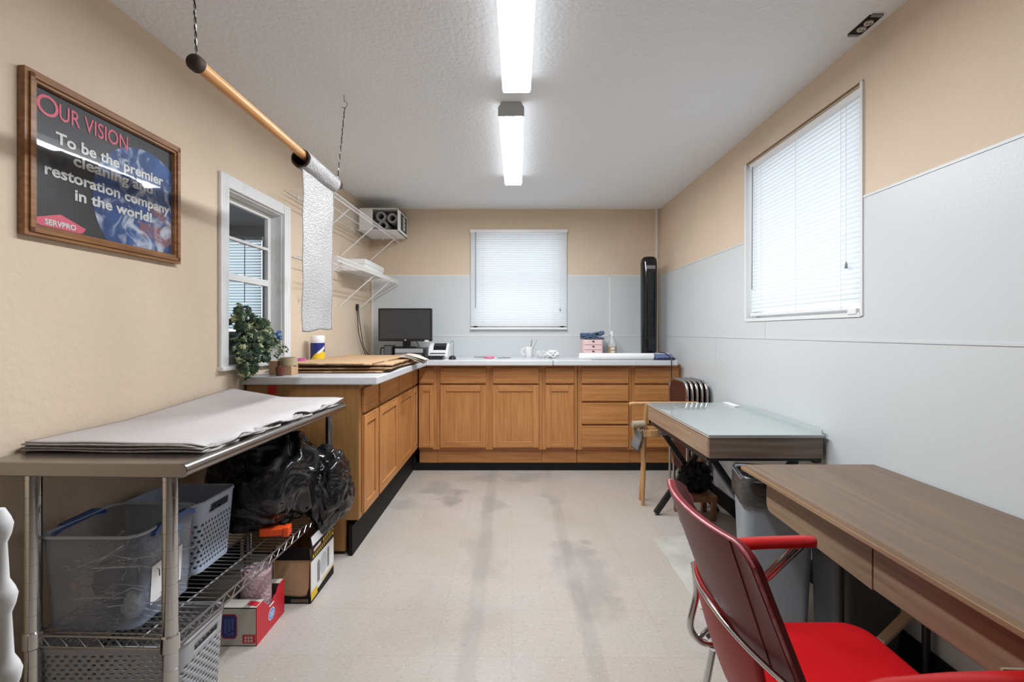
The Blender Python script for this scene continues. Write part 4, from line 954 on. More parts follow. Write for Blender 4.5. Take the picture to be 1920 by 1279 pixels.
for x, y in posts:
    pr = [(.0, 0), (.016, 0), (.020, .012)]
    z = .02
    while z < TZ - .06: pr += [(.0205, z), (.0205, z + .0475), (.0197, z + .048), (.0197, z + .0495)]; z += .05
    pr += [(.0205, z), (.0205, TZ - .041), (0, TZ - .041)]
    m = MB(L=True); m.lathe(pr, (x, y, 0), 24); m.build('post', M_chrome, t, smooth=True, ang=30)
    m = MB(L=True); m.lathe([(.0215, .318), (.025, .322), (.025, .366), (.0215, .370)], (x, y, 0), 20); m.build('collar', M_chrome, t, smooth=True)
SZ = .352
m = MB(L=True); n = 38; ya, yb = .05, TL - .05
for i in range(n):
    y = ya + (yb - ya) * (i + .5) / n; m.tube([(-.50, y, SZ), (-.075, y, SZ)], .0022, 6)
m.build('shelf_deck_wires', M_wire, t, smooth=True)
m = MB(L=True)
for x in (-.40, -.29, -.18): m.tube([(x, ya, SZ - .005), (x, yb, SZ - .005)], .003, 6)
for x in (-.502, -.076):
    m.tube([(x, ya, SZ), (x, yb, SZ)], .0035, 8); m.tube([(x, ya, SZ - .032), (x, yb, SZ - .032)], .0035, 8)
    zz = [(x, ya + (yb - ya) * i / 36, SZ - (.032 if i % 2 else 0)) for i in range(37)]; m.tube(zz, .0022, 5)
for y in (.047, TL - .047):
    m.tube([(-.50, y, SZ), (-.085, y, SZ)], .0035, 8); m.tube([(-.50, y, SZ - .032), (-.085, y, SZ - .032)], .0035, 8)
    m.tube([(-.48 + .39 * i / 14, y, SZ - (.032 if i % 2 else 0)) for i in range(15)], .0022, 5)
m.build('shelf_truss_edges', M_wire, t, smooth=True)
# stack of newsprint sheets
t = thing('paper_stack', 'thick stack of large newsprint sheets covering the steel table', 'paper', tw(-.3, .65, TZ), TR)
m = MB()
def sheet_layer(k, K):
    def f(u, v):
        y = .115 + (1.135 - .115) * v
        xr = -.012 - .012 * (k % 3) - .02 * (1 - v) + .010 * math.sin(v * 23 + k * .7) + .008 * math.sin(v * 51 + k * 1.3) * (v < .75)
        x = -.606 + (xr + .606) * u
        z = TZ + .0025 + k * .0045 + .004 * noise.noise(Vector((u * 2.5, v * 3, k * .2)))
        z += .045 * max(0, (1 - u) - .55) / .45 * max(0, v - .35) / .65
        e = max(0, u - .93) / .07; z -= e * .004 * k * .5; z += e * .010 * math.sin(v * 31 + k * .4) * (k / K)
        return tw(x, y - .012 * (k % 2) * (1 - v), max(z, TZ + .0015))
    return f
K = 7
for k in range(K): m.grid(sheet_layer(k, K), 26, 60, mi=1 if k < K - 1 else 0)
m.build('sheets', [M_news, M_newse], t, smooth=True, solid=.0036)

# ------------------------------------------------------------------ bins and baskets
def tapered_ring(x0, x1, y0, y1, r, tx, n=6): return rrect(x0 - tx, x1 + tx, y0 - tx, y1 + tx, r, n)
def tub(x0, x1, y0, y1, r, z0, z1, flare, rows, hole=None, n=6, dense=0, F=None):
    """open tub: side grid with optional holes + floor; returns MB (thin sheet)"""
    base = rrect(x0, x1, y0, y1, r, n); top = rrect(x0 - flare, x1 + flare, y0 - flare, y1 + flare, r + flare * .5, n)
    def dens(ring):
        out = []
        for i in range(len(ring)):
            a, b = Vector(ring[i]), Vector(ring[(i + 1) % len(ring)]); L_ = (b - a).length; k = max(1, int(round(L_ / dense))) if dense else 1
            out.append((a, b, k))
        return out
    segs = dens(base); B, T_ = [], []
    for i, (a, b, k) in enumerate(segs):
        a2, b2 = Vector(top[i]), Vector(top[(i + 1) % len(top)])
        for j in range(k): B.append(a.lerp(b, j / k)); T_.append(a2.lerp(b2, j / k))
    N = len(B); m = MB(); vs_ = []
    for rI in range(rows + 1):
        tt = rI / rows
        for i in range(N):
            p = B[i].lerp(T_[i], tt); q = Vector((p.x, p.y, z0 + (z1 - z0) * tt)); vs_.append(F(q) if F else q)
    fs = []
    for rI in range(rows):
        for i in range(N):
            if hole and hole(i, rI, B[i].lerp(T_[i], rI / rows), N): continue
            fs.append((rI * N + i, rI * N + (i + 1) % N, (rI + 1) * N + (i + 1) % N, (rI + 1) * N + i))
    fs.append(tuple(range(N)))
    m._add(vs_, fs); return m, [vs_[rows * N + i] for i in range(N)]
# clear bin with wire hooks
B0 = SZ + .003
t = thing('storage_bin', 'clear plastic bin full of wire hooks on the table undershelf', 'bin', (-1.27, 1.54, B0))
m, rim = tub(-1.405, -1.135, 1.415, 1.665, .035, B0, B0 + .285, .016, 6)
m.build('tub', M_clearbin, t, smooth=True, solid=.002)
M_rimclear = mix_mat('frosted_rim', 'Transparent', (.55, .60, .68, 1), .35, .2, gloss=1.4)
m = MB(); m.tube(rim, .005, 8, closed=True); m.build('rim', M_rimclear, t, smooth=True)
for xs, nm in ((-1.115, 'handle'), (-1.425, 'handle')):
    m = MB(); m.extrude([(xs - .008, y, B0 + z) for y, z in ((1.455, .264), (1.46, .278), (1.485, .294), (1.60, .298), (1.64, .284), (1.645, .264), (1.60, .276), (1.485, .272))], (.016, 0, 0))
    m.build(nm, M_bluehandle, t, bevel=.003)
qx = lambda z: -1.135 + .016 * (z - B0) / .285 + .0025
def side_label(y0, y1, z0, z1, nm, mm, o=0, sk=0):
    m = MB(); m.poly([(qx(z0) + o, y0, z0), (qx(z0) + o, y1, z0 + sk), (qx(z1) + o, y1, z1 + sk), (qx(z1) + o, y0, z1)]); return m.build(nm, mm, t, norm=False)
lb_ = side_label(1.535, 1.585, B0 + .185, B0 + .255, 'product_label', M_ltblue); side_label(1.540, 1.580, B0 + .187, B0 + .208, 'label_band', M_paper, .0006)
side_label(1.465, 1.60, B0 + .045, B0 + .165, 'white_note', M_paper, 0, .012)
# heaped hooks
hk = None; rng = random.Random(11)
def make_hook():
    m = MB(L=True); m.tube(rounded([(0, 0, .018), (0, .012, .018), (0, .012, 0), (0, .15, 0), (0, .165, .022)], .006), .0019, 6)
    q = m.build('wire_hook', M_chrome, smooth=True); return tag(q, 'chrome wire peg hook heaped inside the clear plastic bin', 'hook', 'wire hooks in the clear bin')
hk = make_hook()
for i in range(46):
    o = hk if i == 0 else hk.copy()
    if i: COL.objects.link(o)
    zc = B0 + .015 + .19 * (i / 46) + rng.uniform(0, .02)
    fr_ = (i % 3 == 0)
    x = rng.uniform(-1.36, -1.18); y = 1.445 if fr_ else rng.uniform(1.47, 1.58)
    rz = rng.choice((-1, 1)) * rng.uniform(.6, 1.5) if fr_ else rng.uniform(-1.2, 1.2)
    x += .075 * math.sin(rz); 
    o.rotation_euler = (rng.uniform(-.5, .5), rng.uniform(-PI, PI), rz); o.location = (max(-1.38, min(-1.16, x)), y, zc)
m = MB(); rng2 = random.Random(5)
single('dark_bundle', crumple((-1.275, 1.555, B0 + .09), (.10, .085, .09), 4, .22, 8), mat('dark_hardware', (.035, .035, .04, 1), .5, col2=(.10, .095, .095, 1), scale=40), 'dark tangle of hardware under the hooks in the clear bin', 'hardware')
single('plastic_pack', crumple((-1.185, 1.470, B0 + .045), (.036, .026, .045), 9, .3, 8), mat('grey_pack', (.42, .42, .42, 1), .4), 'pale packet at the bottom of the clear bin, nearest corner', 'packet')
single('cork', MB().cyl((-1.335, 1.428, B0 + .125), (-1.335, 1.442, B0 + .125), .010, 14), M_card, 'round tan plug seen through the near side of the clear bin', 'plug')
# perforated blue-grey basket
b0, b1 = B0, B0 + .262
def hole_blue(i, r, p, N):
    if abs(p.x + 1.140) < .03 and r in (22, 23, 24) and 1.78 < p.y < 1.895: return True
    return 2 <= r <= 19 and r % 2 == 0 and (i + r // 2) % 2 == 0
m, rim = tub(-1.42, -1.165, 1.735, 1.935, .025, b0, b1, .018, 27, hole_blue, 4, .0085)
t = thing('plastic_basket', 'blue-grey perforated plastic basket behind the clear bin', 'basket', (-1.29, 1.83, b0))
m.build('body', M_basket, t, smooth=True, solid=.003)
m = MB(); m.tube(rim, .006, 8, closed=True); m.build('rim', M_basket, t, smooth=True)
# woven grey basket on the floor
def hole_grey(i, r, p, N):
    if abs(p.x + .995) < .03 and r in (36, 37, 38) and 1.47 < p.y < 1.58: return True
    return 3 <= r <= 40 and r % 2 == 0 and not (r > 33 and abs(p.x + .995) < .03) and (i + (r // 2) * 2) % 4 in (0, 1)
m, rim = tub(-1.42, -1.010, 1.42, 1.625, .03, .004, .305, .014, 44, hole_grey, 4, .0065)
t = thing('wicker_basket', 'grey wicker-look plastic basket on the floor under the table shelf', 'basket', (-1.2, 1.52, 0))
m.build('body', M_wicker, t, smooth=True, solid=.003)
m = MB(); m.tube(rim, .007, 8, closed=True); m.build('rim', M_wicker, t, smooth=True)

# ------------------------------------------------------------------ bin bags
def bag(c, r, seed, ridge, n=6, clampf=None):
    bm = bmesh.new(); bmesh.ops.create_icosphere(bm, subdivisions=n, radius=1); m = MB(); c = Vector(c); vv = []
    for v in bm.verts:
        d = v.co.normalized(); o_ = Vector((seed, -seed, seed * .5))
        k = .97 + .20 * noise.noise(d * 1.2 + o_)
        w_ = Vector((noise.noise(d * 1.5 + o_), noise.noise(d * 1.5 - o_), noise.noise(d * 1.6 + o_ * 2))) * .35
        dist, _pts = noise.voronoi((d + w_) * 1.55 + o_); d2, _p2 = noise.voronoi((d + w_ * 1.4) * 3.3 - o_)
        k += ridge * (dist[0] * 1.0 - .45 + (d2[0] - .4) * .45)
        p = Vector((d.x * r[0], d.y * r[1], d.z * r[2])) * k + c
        vv.append(clampf(p) if clampf else p)
    m._add(vv, [tuple(x.index for x in f.verts) for f in bm.faces]); bm.free(); return m
def cl1(p): return Vector((max(-1.46, min(p.x, -.93)), max(p.y, 1.975), min(.825, max(p.z, SZ + .006))))
single('garbage_bag', bag((-1.165, 2.20, .56), (.245, .21, .235), 3.0, .30, clampf=cl1), M_liner, 'big full black garbage bag on the far end of the table undershelf', 'garbage bag', 'black garbage bags', smooth=True, ang=180)
def cl2(p): return Vector((p.x, p.y, max(p.z, SZ + .01 if p.x < -.965 else .262)))
single('garbage_bag', bag((-.945, 2.385, .45), (.118, .155, .190), 7.3, .30, clampf=cl2), M_liner, 'smaller black garbage bag slumped over the shelf end onto the black carton', 'garbage bag', 'black garbage bags', smooth=True, ang=180)
t = thing('cutter', 'bright orange plastic tool lying under the big garbage bag', 'tool', (-1.03, 2.06, SZ))
MB().rbox((-1.055, 2.07, SZ + .024), (.10, .045, .034), Matrix.Rotation(.15, 3, 'Z')).build('body', M_orange, t, bevel=.006)
MB().rbox((-.995, 2.078, SZ + .024), (.025, .05, .042), Matrix.Rotation(.15, 3, 'Z')).build('cap', M_orange, t, bevel=.004)

# ------------------------------------------------------------------ cartons on the floor
t = thing('carton', 'red and white carton with a torn top on the floor by the basket', 'box', (-1.09, 1.98, 0))
X0, X1, Y0, Y1, H = -1.168, -1.020, 1.872, 2.10, .152; k = .003
m = MB(); m.box(X0, X1, Y0, Y0 + k, 0, H); m.box(X0, X1, Y1 - k, Y1, 0, H); m.box(X0, X0 + k, Y0, Y1, 0, H); m.box(X0, X1, Y0, Y1, 0, k)
m.box(X0, X1 - .002, Y0, Y0 + .062, H - k, H); m.box(X0, X1 - .002, Y1 - .04, Y1, H - k, H)
m.build('card_body', M_cream, t)
tear = [(Y0, H), (Y0 + .05, H), (Y0 + .058, H - .006), (Y0 + .068, H - .022), (Y0 + .088, H - .035), (Y0 + .105, H - .052), (Y0 + .12, H - .045), (Y0 + .14, H - .026), (Y0 + .155, H - .03), (Y0 + .172, H - .008), (Y0 + .19, H - .004), (Y1, H)]
m = MB(); m.extrude([(X1 - .0015, Y0, 0)] + [(X1 - .0015, y, z) for y, z in tear] + [(X1 - .0015, Y1, 0)], (.003, 0, 0)); side = m.build('red_side', M_red, t)
m = MB(); cy, cz = Y0 + .115, .062
m.poly([(X1 + .0022, cy + .028 * math.cos(a) , cz + .026 * math.sin(a)) for a in [2 * PI * i / 8 + PI / 8 for i in range(8)]]); e_ = m.build('blue_badge', M_paper, side)
m = MB(); m.poly([(X1 + .0028, cy + .024 * math.cos(a), cz + .022 * math.sin(a)) for a in [2 * PI * i / 8 + PI / 8 for i in range(8)]]); m.build('badge_centre', M_ltblue, side)
m = MB()
for i, (ya, yb) in enumerate(((.095, .135),)): m.poly([(X1 + .0022, Y0 + ya, .098), (X1 + .0022, Y0 + yb, .098), (X1 + .0022, Y0 + yb, .106), (X1 + .0022, Y0 + ya, .106)])
for i in range(3): m.poly([(X1 + .0034, cy - .014, cz - .010 + i * .008), (X1 + .0034, cy + .014, cz - .010 + i * .008), (X1 + .0034, cy + .014, cz - .006 + i * .008), (X1 + .0034, cy - .014, cz - .006 + i * .008)])
m.build('pale_marks', M_paper, side)
def hexa(x0, x1, z0, z1, y, e): return [(x0 + e, y, z0), (x1 - e, y, z0), (x1, y, z0 + e * 1.4), (x1, y, z1 - e * 1.4), (x1 - e, y, z1), (x0 + e, y, z1), (x0, y, z1 - e * 1.4), (x0, y, z0 + e * 1.4)]
m = MB(); m.poly(hexa(X0 + .008, X0 + .072, .030, .128, Y0 - .0008, .008)); f_ = m.build('label_border', M_red, t)
m = MB(); m.poly(hexa(X0 + .011, X0 + .069, .034, .124, Y0 - .0014, .008)); m.build('blue_label', M_bluep, f_)
m = MB()
for col in range(3):
    xx = X0 + .022 + col * .014
    for i in range(9):
        if (i * 7 + col * 3) % 10 != 0: m.poly([(xx, Y0 - .002, .045 + i * .0075), (xx + .009, Y0 - .002, .045 + i * .0075), (xx + .009, Y0 - .002, .049 + i * .0075), (xx, Y0 - .002, .049 + i * .0075)])
m.build('label_marks', mat('faded_blue_print', (.12, .16, .34, 1), .5), f_)
m = MB(); m.poly([(X1 - .055, Y0 - .001, .012), (X1 - .003, Y0 - .001, .012), (X1 - .003, Y0 - .001, .046), (X1 - .055, Y0 - .001, .046)]); g_ = m.build('red_patch', M_red, t)
m = MB()
for i in range(2):
    for j in range(3): m.poly([(X1 - .046 + j * .012, Y0 - .0016, .017 + i * .013), (X1 - .038 + j * .012, Y0 - .0016, .017 + i * .013), (X1 - .038 + j * .012, Y0 - .0016, .027 + i * .013), (X1 - .046 + j * .012, Y0 - .0016, .027 + i * .013)])
m.build('patch_marks', M_cream, g_)
m = MB(); m.poly([(X1 - .05, Y0 + .02, H + .0008), (X1 - .006, Y0 + .012, H + .0008), (X1 - .006, Y0 + .042, H + .0008), (X1 - .05, Y0 + .05, H + .0008)]); m.build('red_patch', M_red, t)
# pink bubble wrap standing in it
t = thing('wrap_roll', 'coil of pink bubble wrap standing in the torn red carton', 'bubble wrap', (-1.088, 1.99, .004))
m = MB(); cx, cy = -1.092, 2.0
def spiral(u, v):
    a = 2 * PI * 4.5 * u; r = .018 + .046 * u + .002 * noise.noise(Vector((u * 20, v * 2, 0)))
    return Vector((cx + r * math.cos(a), cy + r * math.sin(a), .01 + .235 * v + .006 * math.sin(a * 1.3) * v))
m.grid(spiral, 150, 10); m.build('coil', M_pinkwrap, t, smooth=True, solid=.003)
# black and yellow carton behind
t = thing('carton', 'black, white and yellow printed carton with an open front by the cabinet end', 'box', (-1.01, 2.30, 0))
X0, X1, Y0, Y1, H = -1.10, -.928, 2.165, 2.44, .250
m = MB(); m.box(X0, X1, Y1 - k, Y1, 0, H); m.box(X0, X0 + k, Y0, Y1, 0, H); m.box(X1 - k, X1, Y0, Y1, 0, H); m.box(X0, X1, Y0, Y1, 0, k); m.build('card_body', M_card, t)
m = MB(); m.extrude([(x, Y0 - .002, z) for x, z in ((X0, 0), (X1, 0), (X1, .03), (X1 - .012, .055), (X1 - .018, .03), (X1 - .06, .032), (X0, .04))], (0, .003, 0)); q = m.build('torn_bottom_edge', M_black, t)
m = MB()
for r in range(2):
    for j in range(9): m.poly([(X1 - .09 + j * .009, Y0 - .0025, .008 + r * .008), (X1 - .084 + j * .009, Y0 - .0025, .008 + r * .008), (X1 - .084 + j * .009, Y0 - .0025, .012 + r * .008), (X1 - .09 + j * .009, Y0 - .0025, .012 + r * .008)])
m.build('small_print', M_tanroll, q)
m = MB(); m.extrude([(x, Y0 + .004, z) for x, z in ((X0, .03), (X1 - .05, .028), (X1 - .022, .036), (X1 - .012, .07), (X1 - .008, .2), (X0, .2))], (0, .004, 0)); m.build('brown_front', M_card, t)
m = MB(); m.extrude([(X0, Y0 - .001, .20), (X1, Y0 - .001, .20), (X1 - .002, Y0 - .012, .262), (X0, Y0 - .012, .262)], (0, .003, 0)); m.build('black_flap', M_black, t)
def sidep(pts, nm, mm, o=.0006, par=None): 
    m = MB(); m.poly([(X1 + o, Y0 + y, z) for y, z in pts]); return m.build(nm, mm, par or t, norm=False)
W = Y1 - Y0
sp = sidep([(0, 0), (W, 0), (W, H), (0, H)], 'printed_side', M_paper)
sidep([(0, .19), (W, .19), (W, H), (0, H)], 'black_band', M_black, .0010, sp)
sidep([(.02, .198), (W * .97, .206), (W * .97, .222), (.02, .214)], 'yellow_band', M_yellow, .0014, sp); sidep([(W * .5, .226), (W * .97, .23), (W * .97, .246), (W * .5, .242)], 'yellow_band', M_yellow, .0014, sp)
sidep([(.03, .224), (W * .4, .228), (W * .4, .243), (.03, .239)], 'pale_patch', M_pinkbox, .0014, sp)
m = MB()
for i in range(11): m.poly([(X1 + .002, Y0 + .03 + i * .021, .202 + i * .0004), (X1 + .002, Y0 + .043 + i * .021, .202 + i * .0004), (X1 + .002, Y0 + .043 + i * .021, .214 + i * .0004), (X1 + .002, Y0 + .03 + i * .021, .214 + i * .0004)])
for i in range(5): m.poly([(X1 + .002, Y0 + .15 + i * .023, .230), (X1 + .002, Y0 + .163 + i * .023, .230), (X1 + .002, Y0 + .163 + i * .023, .241), (X1 + .002, Y0 + .15 + i * .023, .241)])
m.build('band_marks', M_black, sp, norm=False)
sidep([(.07, .06), (.10, .06), (.10, .15), (.085, .165), (.07, .15)], 'dark_picture', M_greyp, .0012, sp); sidep([(.19, .075), (.215, .075), (.215, .17), (.19, .17)], 'dark_picture', M_greyp, .0012, sp)
m = MB(); m.poly([(X1 + .0014, Y0 + .145 + .04 * math.cos(a), .12 + .052 * math.sin(a)) for a in [2 * PI * i / 20 for i in range(20)]]); m.build('roll_picture', mat('pale_grey_print', (.55, .57, .62, 1), .5), sp, norm=False)
sidep([(.0, .0), (W, .0), (W, .045), (.09, .03), (.0, .03)], 'black_footer', M_black, .0010, sp); sidep([(.0, .01), (.07, .012), (.07, .05), (.0, .05)], 'yellow_band', M_yellow, .0016, sp)
sidep([(.12, .04), (W, .05), (W, .058), (.12, .048)], 'yellow_band', M_yellow, .0014, sp)
m = MB(); m.extrude([(X1 - .001, Y0, H), (X1 - .001, Y1, H), (X1 - .010, Y1 - .01, H + .055), (X1 - .010, Y0 + .01, H + .055)], (.003, 0, 0)); fl = m.build('black_flap', M_black, t)
m = MB(); m.poly([(X1 + .0022, Y0 + .015, H + .008), (X1 + .0022, Y1 - .02, H + .008), (X1 - .0055, Y1 - .02, H + .048), (X1 - .0055, Y0 + .015, H + .048)]); m.build('white_panel', M_paper, fl, norm=False)
# white ribbed stand close to the camera at the left edge
t = thing('white_stand', 'white knobbly plastic post at the extreme left edge, closest to camera', 'stand', (-.54, .52, 0))
pr = [(0, 0), (.05, 0), (.05, .01), (.010, .03)]
for z in (.30, .55, .80, .878, .962, 1.040):
    pr += [(.0065, z - .020), (.0105, z - .010), (.0125, z), (.0105, z + .008), (.0065, z + .018)]
pr += [(.005, 1.058), (0, 1.060)]
m = MB(); m.lathe(pr, (-.5, .52, 0), 20)
for v in m.v: v.x -= .004 + .0655 * v.z / 1.04
m.build('post', M_whitep, t, smooth=True)

# ------------------------------------------------------------------ glass-topped table on the right
GZ = .766; gx0, gx1, gy0, gy1 = .938, 1.480, 2.232, 3.235
t = thing('glass_table', 'walnut drafting table with a glass top on black crossed legs', 'table', (1.21, 2.73, 0))
for a, b in ((gx0, gx0 + .02), (gx1 - .02, gx1)): MB().box(a, b, gy0 + .02, gy1, GZ - .115, GZ - .016).build('side_rail', M_desky, t, bevel=.002)
for a, b, c_, d_ in ((gx0, gx1, gy0, gy0 + .02), (gx0 + .02, gx1 - .02, gy1 - .02, gy1)): MB().box(a, b, c_, d_, GZ - .115, GZ - .016).build('end_rail', M_deskx, t, bevel=.002)
m = MB(); m.box(gx0 - .004, gx1 + .004, gy0 - .004, gy1 + .004, GZ - .016, GZ - .007); m.build('top_board', M_white, t, bevel=.002)
MB().box(gx0 - .007, gx1 + .006, gy0 - .010, gy1 + .004, GZ - .007, GZ).build('glass_sheet', M_glasstop, t, bevel=.0015)
m = MB()
m.box(gx0 + .004, gx0 + .034, gy0 + .01, gy1 - .01, GZ - .14, GZ - .115); m.box(gx1 - .034, gx1 - .004, gy0 + .01, gy1 - .01, GZ - .14, GZ - .115)
m.box(gx0 + .004, gx1 - .004, gy0 + .006, gy0 + .034, GZ - .128, GZ - .115); m.box(gx0 + .004, gx1 - .004, gy1 - .04, gy1 - .01, GZ - .14, GZ - .115); m.build('under_frame', M_blackm, t)
def bar(m, a, b, w_, th):
    a, b = Vector(a), Vector(b); d = (b - a); M = frame_M((a + b) / 2, d, Vector((0, 1, 0))); L_ = d.length
    m.box(-L_ / 2, L_ / 2, -w_ / 2, w_ / 2, -th / 2, th / 2, F=lambda x, y, z: M @ Vector((x, y, z)))
for y in (gy0 + .10, gy1 + .02 - .04):
    for s in (0, 1):
        m = MB(); yy = y + s * .034
        a, b = ((1.005, yy, .62), (1.42, yy, .012)) if s else ((.985, yy, .012), (1.405, yy, .62))
        bar(m, a, b, .030, .034); m.build('leg', M_blackm, t, bevel=.002)
m = MB(); m.tube([(.965, gy0 + .06, GZ - .13), (1.30, gy0 + .18, .20), (1.33, gy0 + .25, .17)], .007, 8); m.build('brace_rod', M_blackm, t, smooth=True)
m = MB(); m.box(.99, 1.035, gy1 - .12, gy1 - .05, GZ - .20, GZ - .14); m.build('hinge_block', M_greyp, t)
single('paper_scrap', MB().box(1.44, 1.478, 3.04, 3.20, GZ + .0005, GZ + .010), M_paper, 'small white pad at the far wall side of the glass table', 'paper', bevel=.002)
single('glass_strip', MB().box(1.484, 1.490, 2.25, 3.0, GZ - .05, GZ + .016), mat('pale_glass_edge', (.45, .50, .50, 1), .15), 'thin glass sheet edge leaning between the glass table and the wall', 'glass sheet')
# chrome folding chairs stacked against the wall behind it
def folding_chair(label, x):
    t = thing('folding_chair', label, 'chair', (x, 3.72, 0), 0, 'folding chairs stacked behind the glass table')
    ya, yb, zt = 3.53, 3.92, .872
    m = MB(); m.tube(rounded([(x, ya, 0), (x, ya, zt), (x, yb, zt), (x, yb, 0)], .09, 8), .011, 10); m.build('back_frame', M_chrome, t, smooth=True)
    m = MB(); m.tube(rounded([(x + .022, ya + .03, 0), (x + .022, ya + .03, .52), (x + .022, yb - .03, .52), (x + .022, yb - .03, 0)], .04, 6), .009, 8); m.build('leg_frame', M_chrome, t, smooth=True)
    m = MB(); m.extrude([(x - .004, y, z) for y, z in rrect(ya + .015, yb - .015, .62, zt - .015, .06, 5)], (.010, 0, 0)); m.build('backrest', M_maroon, t, bevel=.003)
    m = MB(); m.extrude([(x + .012, y, z) for y, z in rrect(ya + .045, yb - .045, .16, .50, .04, 4)], (.012, 0, 0)); m.build('seat', M_maroon, t, bevel=.003)
    return t
for i, lb in enumerate(('folding chair of the stack leaning nearest to the oak drawers', 'second folding chair of the stack, counted from the oak drawers', 'middle folding chair of the stack behind the glass table', 'second folding chair of the stack, counted from the right wall', 'folding chair of the stack standing against the right wall')):
    folding_chair(lb, 1.318 + i * .037)
# blond wooden chair, seen from its side between table and drawers
t = thing('wooden_chair', 'blond wooden chair with a cloth-wrapped arm between glass table and drawers', 'chair', (1.15, 3.48, 0))
m = MB(); m.tube([(.944, 3.39, 0), (.948, 3.385, .30), (.935, 3.38, .56)], [.013, .018, .016], 12); m.build('leg', M_blond, t, smooth=True)
m = MB(); m.tube([(.955, 3.50, 0), (.975, 3.47, .35), (.984, 3.45, .73)], [.012, .017, .015], 12); m.build('leg', M_blond, t, smooth=True)
m = MB(); m.tube([(1.365, 3.36, 0), (1.36, 3.36, .25), (1.355, 3.36, .60)], [.013, .020, .026], 12); m.build('leg', M_browood, t, smooth=True)
m = MB(); m.tube([(1.36, 3.47, 0), (1.36, 3.47, .60)], [.013, .018], 12); m.build('leg', M_browood, t, smooth=True)
m = MB(); m.tube(rounded([(.862, 3.45, .722), (.90, 3.45, .728), (1.36, 3.45, .728)], .02), .013, 12); m.build('top_rail', M_blond, t, smooth=True)
m = MB(); m.box(.93, 1.37, 3.355, 3.375, .50, .55); m.box(.96, 1.37, 3.455, 3.475, .50, .55); m.build('seat_rails', M_blond, t, bevel=.004)
m = MB(); m.tube([(.862, 3.37, .588), (.955, 3.375, .592)], .026, 14); m.build('arm_pad', M_fabbeige, t, smooth=True, bevel=.004)
m = MB(); m.grid(lambda u, v: Vector((.872 + .075 * u + .012 * math.sin(v * 5), 3.352 + .035 * (u - .5) ** 2 * 4 + .01 * math.sin(u * 9), .575 - .15 * v - .02 * math.sin(u * PI))), 12, 10); m.build('hanging_cloth', M_fabgrey, t, smooth=True, solid=.008)
# low stool with a black bag
t = thing('low_stool', 'low brown wooden stool under the far end of the glass table', 'stool', (1.24, 3.18, 0))
m = MB(); m.box(1.13, 1.36, 3.10, 3.30, .125, .165); m.build('top', M_browood, t, bevel=.004)
for x in (1.15, 1.34):
    for y in (3.12, 3.28): MB().box(x - .015, x + .015, y - .015, y + .015, 0, .125).build('leg', M_browood, t)
single('black_bag', crumple((1.255, 3.20, .262), (.12, .09, .115), 6, .28, 7, 4), M_black, 'soft black bag lying on the low wooden stool', 'bag', smooth=True)
t = thing('sack', 'dark crumpled pouch on the floor beside the low stool', 'pouch', (1.14, 3.02, 0))
crumple((1.14, 3.02, .068), (.06, .05, .082), 12, .3, 7, 4).build('pouch', M_black, t, smooth=True)
m = MB(); m.tube(rounded([(1.10, 2.99, .13), (1.085, 2.98, .20), (1.12, 2.98, .235), (1.15, 2.99, .19), (1.15, 3.0, .14)], .03), .008, 8); m.build('pink_strap', M_piping, t, smooth=True)

# ------------------------------------------------------------------ walnut desk and the bin behind it
DZ = .708; dx0, dx1, dy0, dy1 = .944, 1.492, .50, 1.935
t = thing('desk', 'long walnut desk with a worn front edge along the right wall', 'desk', (1.22, 1.2, 0))
m = MB(); m.extrude([(x, dy0, z) for x, z in ((dx0 + .016, DZ), (dx1, DZ), (dx1, DZ - .026), (dx0 + .008, DZ - .026), (dx0, DZ - .018), (dx0, DZ - .008))], (0, dy1 - dy0, 0)); m.build('top', M_desk, t, bevel=.002)
m = MB(); m.box(dx0 - .0015, dx0 + .004, dy0, dy1 - .002, DZ - .019, DZ - .007); m.build('edge_band', M_deskf, t)
ax = .978
pts = [(1.275, DZ - .026), (1.805, DZ - .026), (1.805, .60)] + [(1.805 - .03 + .03 * math.cos(a), .60 - .03 * math.sin(a)) for a in [PI / 2 * i / 5 for i in range(1, 6)]] + [(1.275, .552)]
m = MB(); m.extrude([(ax, y, z) for y, z in pts], (.018, 0, 0)); m.build('apron', M_apron, t, bevel=.002)
MB().box(ax, ax + .02, .56, 1.272, .556, DZ - .027).build('drawer', M_apron, t, bevel=.003)
m = MB(); m.box(ax + .02, dx1 - .03, .56, 1.80, .60, DZ - .027); m.build('drawer_case', M_deskf, t)
for y in (1.66, .62):
    for x in (1.16, 1.465):
        m = MB(); m.tube([(x, y, 0), (x - .0, y, .60)], [.012, .014], 12); m.build('leg', M_blackm, t, smooth=True)
m = MB(); bar(m, (1.18, 1.56, .575), (1.22, 1.42, .42), .02, .008); bar(m, (1.22, 1.42, .42), (1.07, 1.40, .30), .03, .008); m.build('leg_brace', M_tanmetal, t)
t = thing('trash_bin', 'tall grey trash bin with a black liner behind the desk end', 'bin', (1.12, 2.04, 0))
bz = .635
RB = Matrix.Translation((.99, 1.965, 0)) @ Matrix.Rotation(-.25, 4, 'Z') @ Matrix.Translation((-.99, -1.965, 0))
m, rim = tub(.995, 1.215, 1.970, 2.160, .03, .004, bz, .026, 4, F=lambda q: RB @ q); m.build('body', M_binw, t, smooth=True, solid=.004)
m = MB(); m.tube(rim, .008, 8, closed=True); m.build('rim', M_binw, t, smooth=True)
m = MB(); n = len(rim); cc = RB @ Vector((1.105, 2.065, 0)); vs_ = []
lv = [(.90, -.25), (.96, -.02), (1.0, .012), (1.045, .004), (1.05, -.04), (1.06, -.075), (1.05, -.105)]
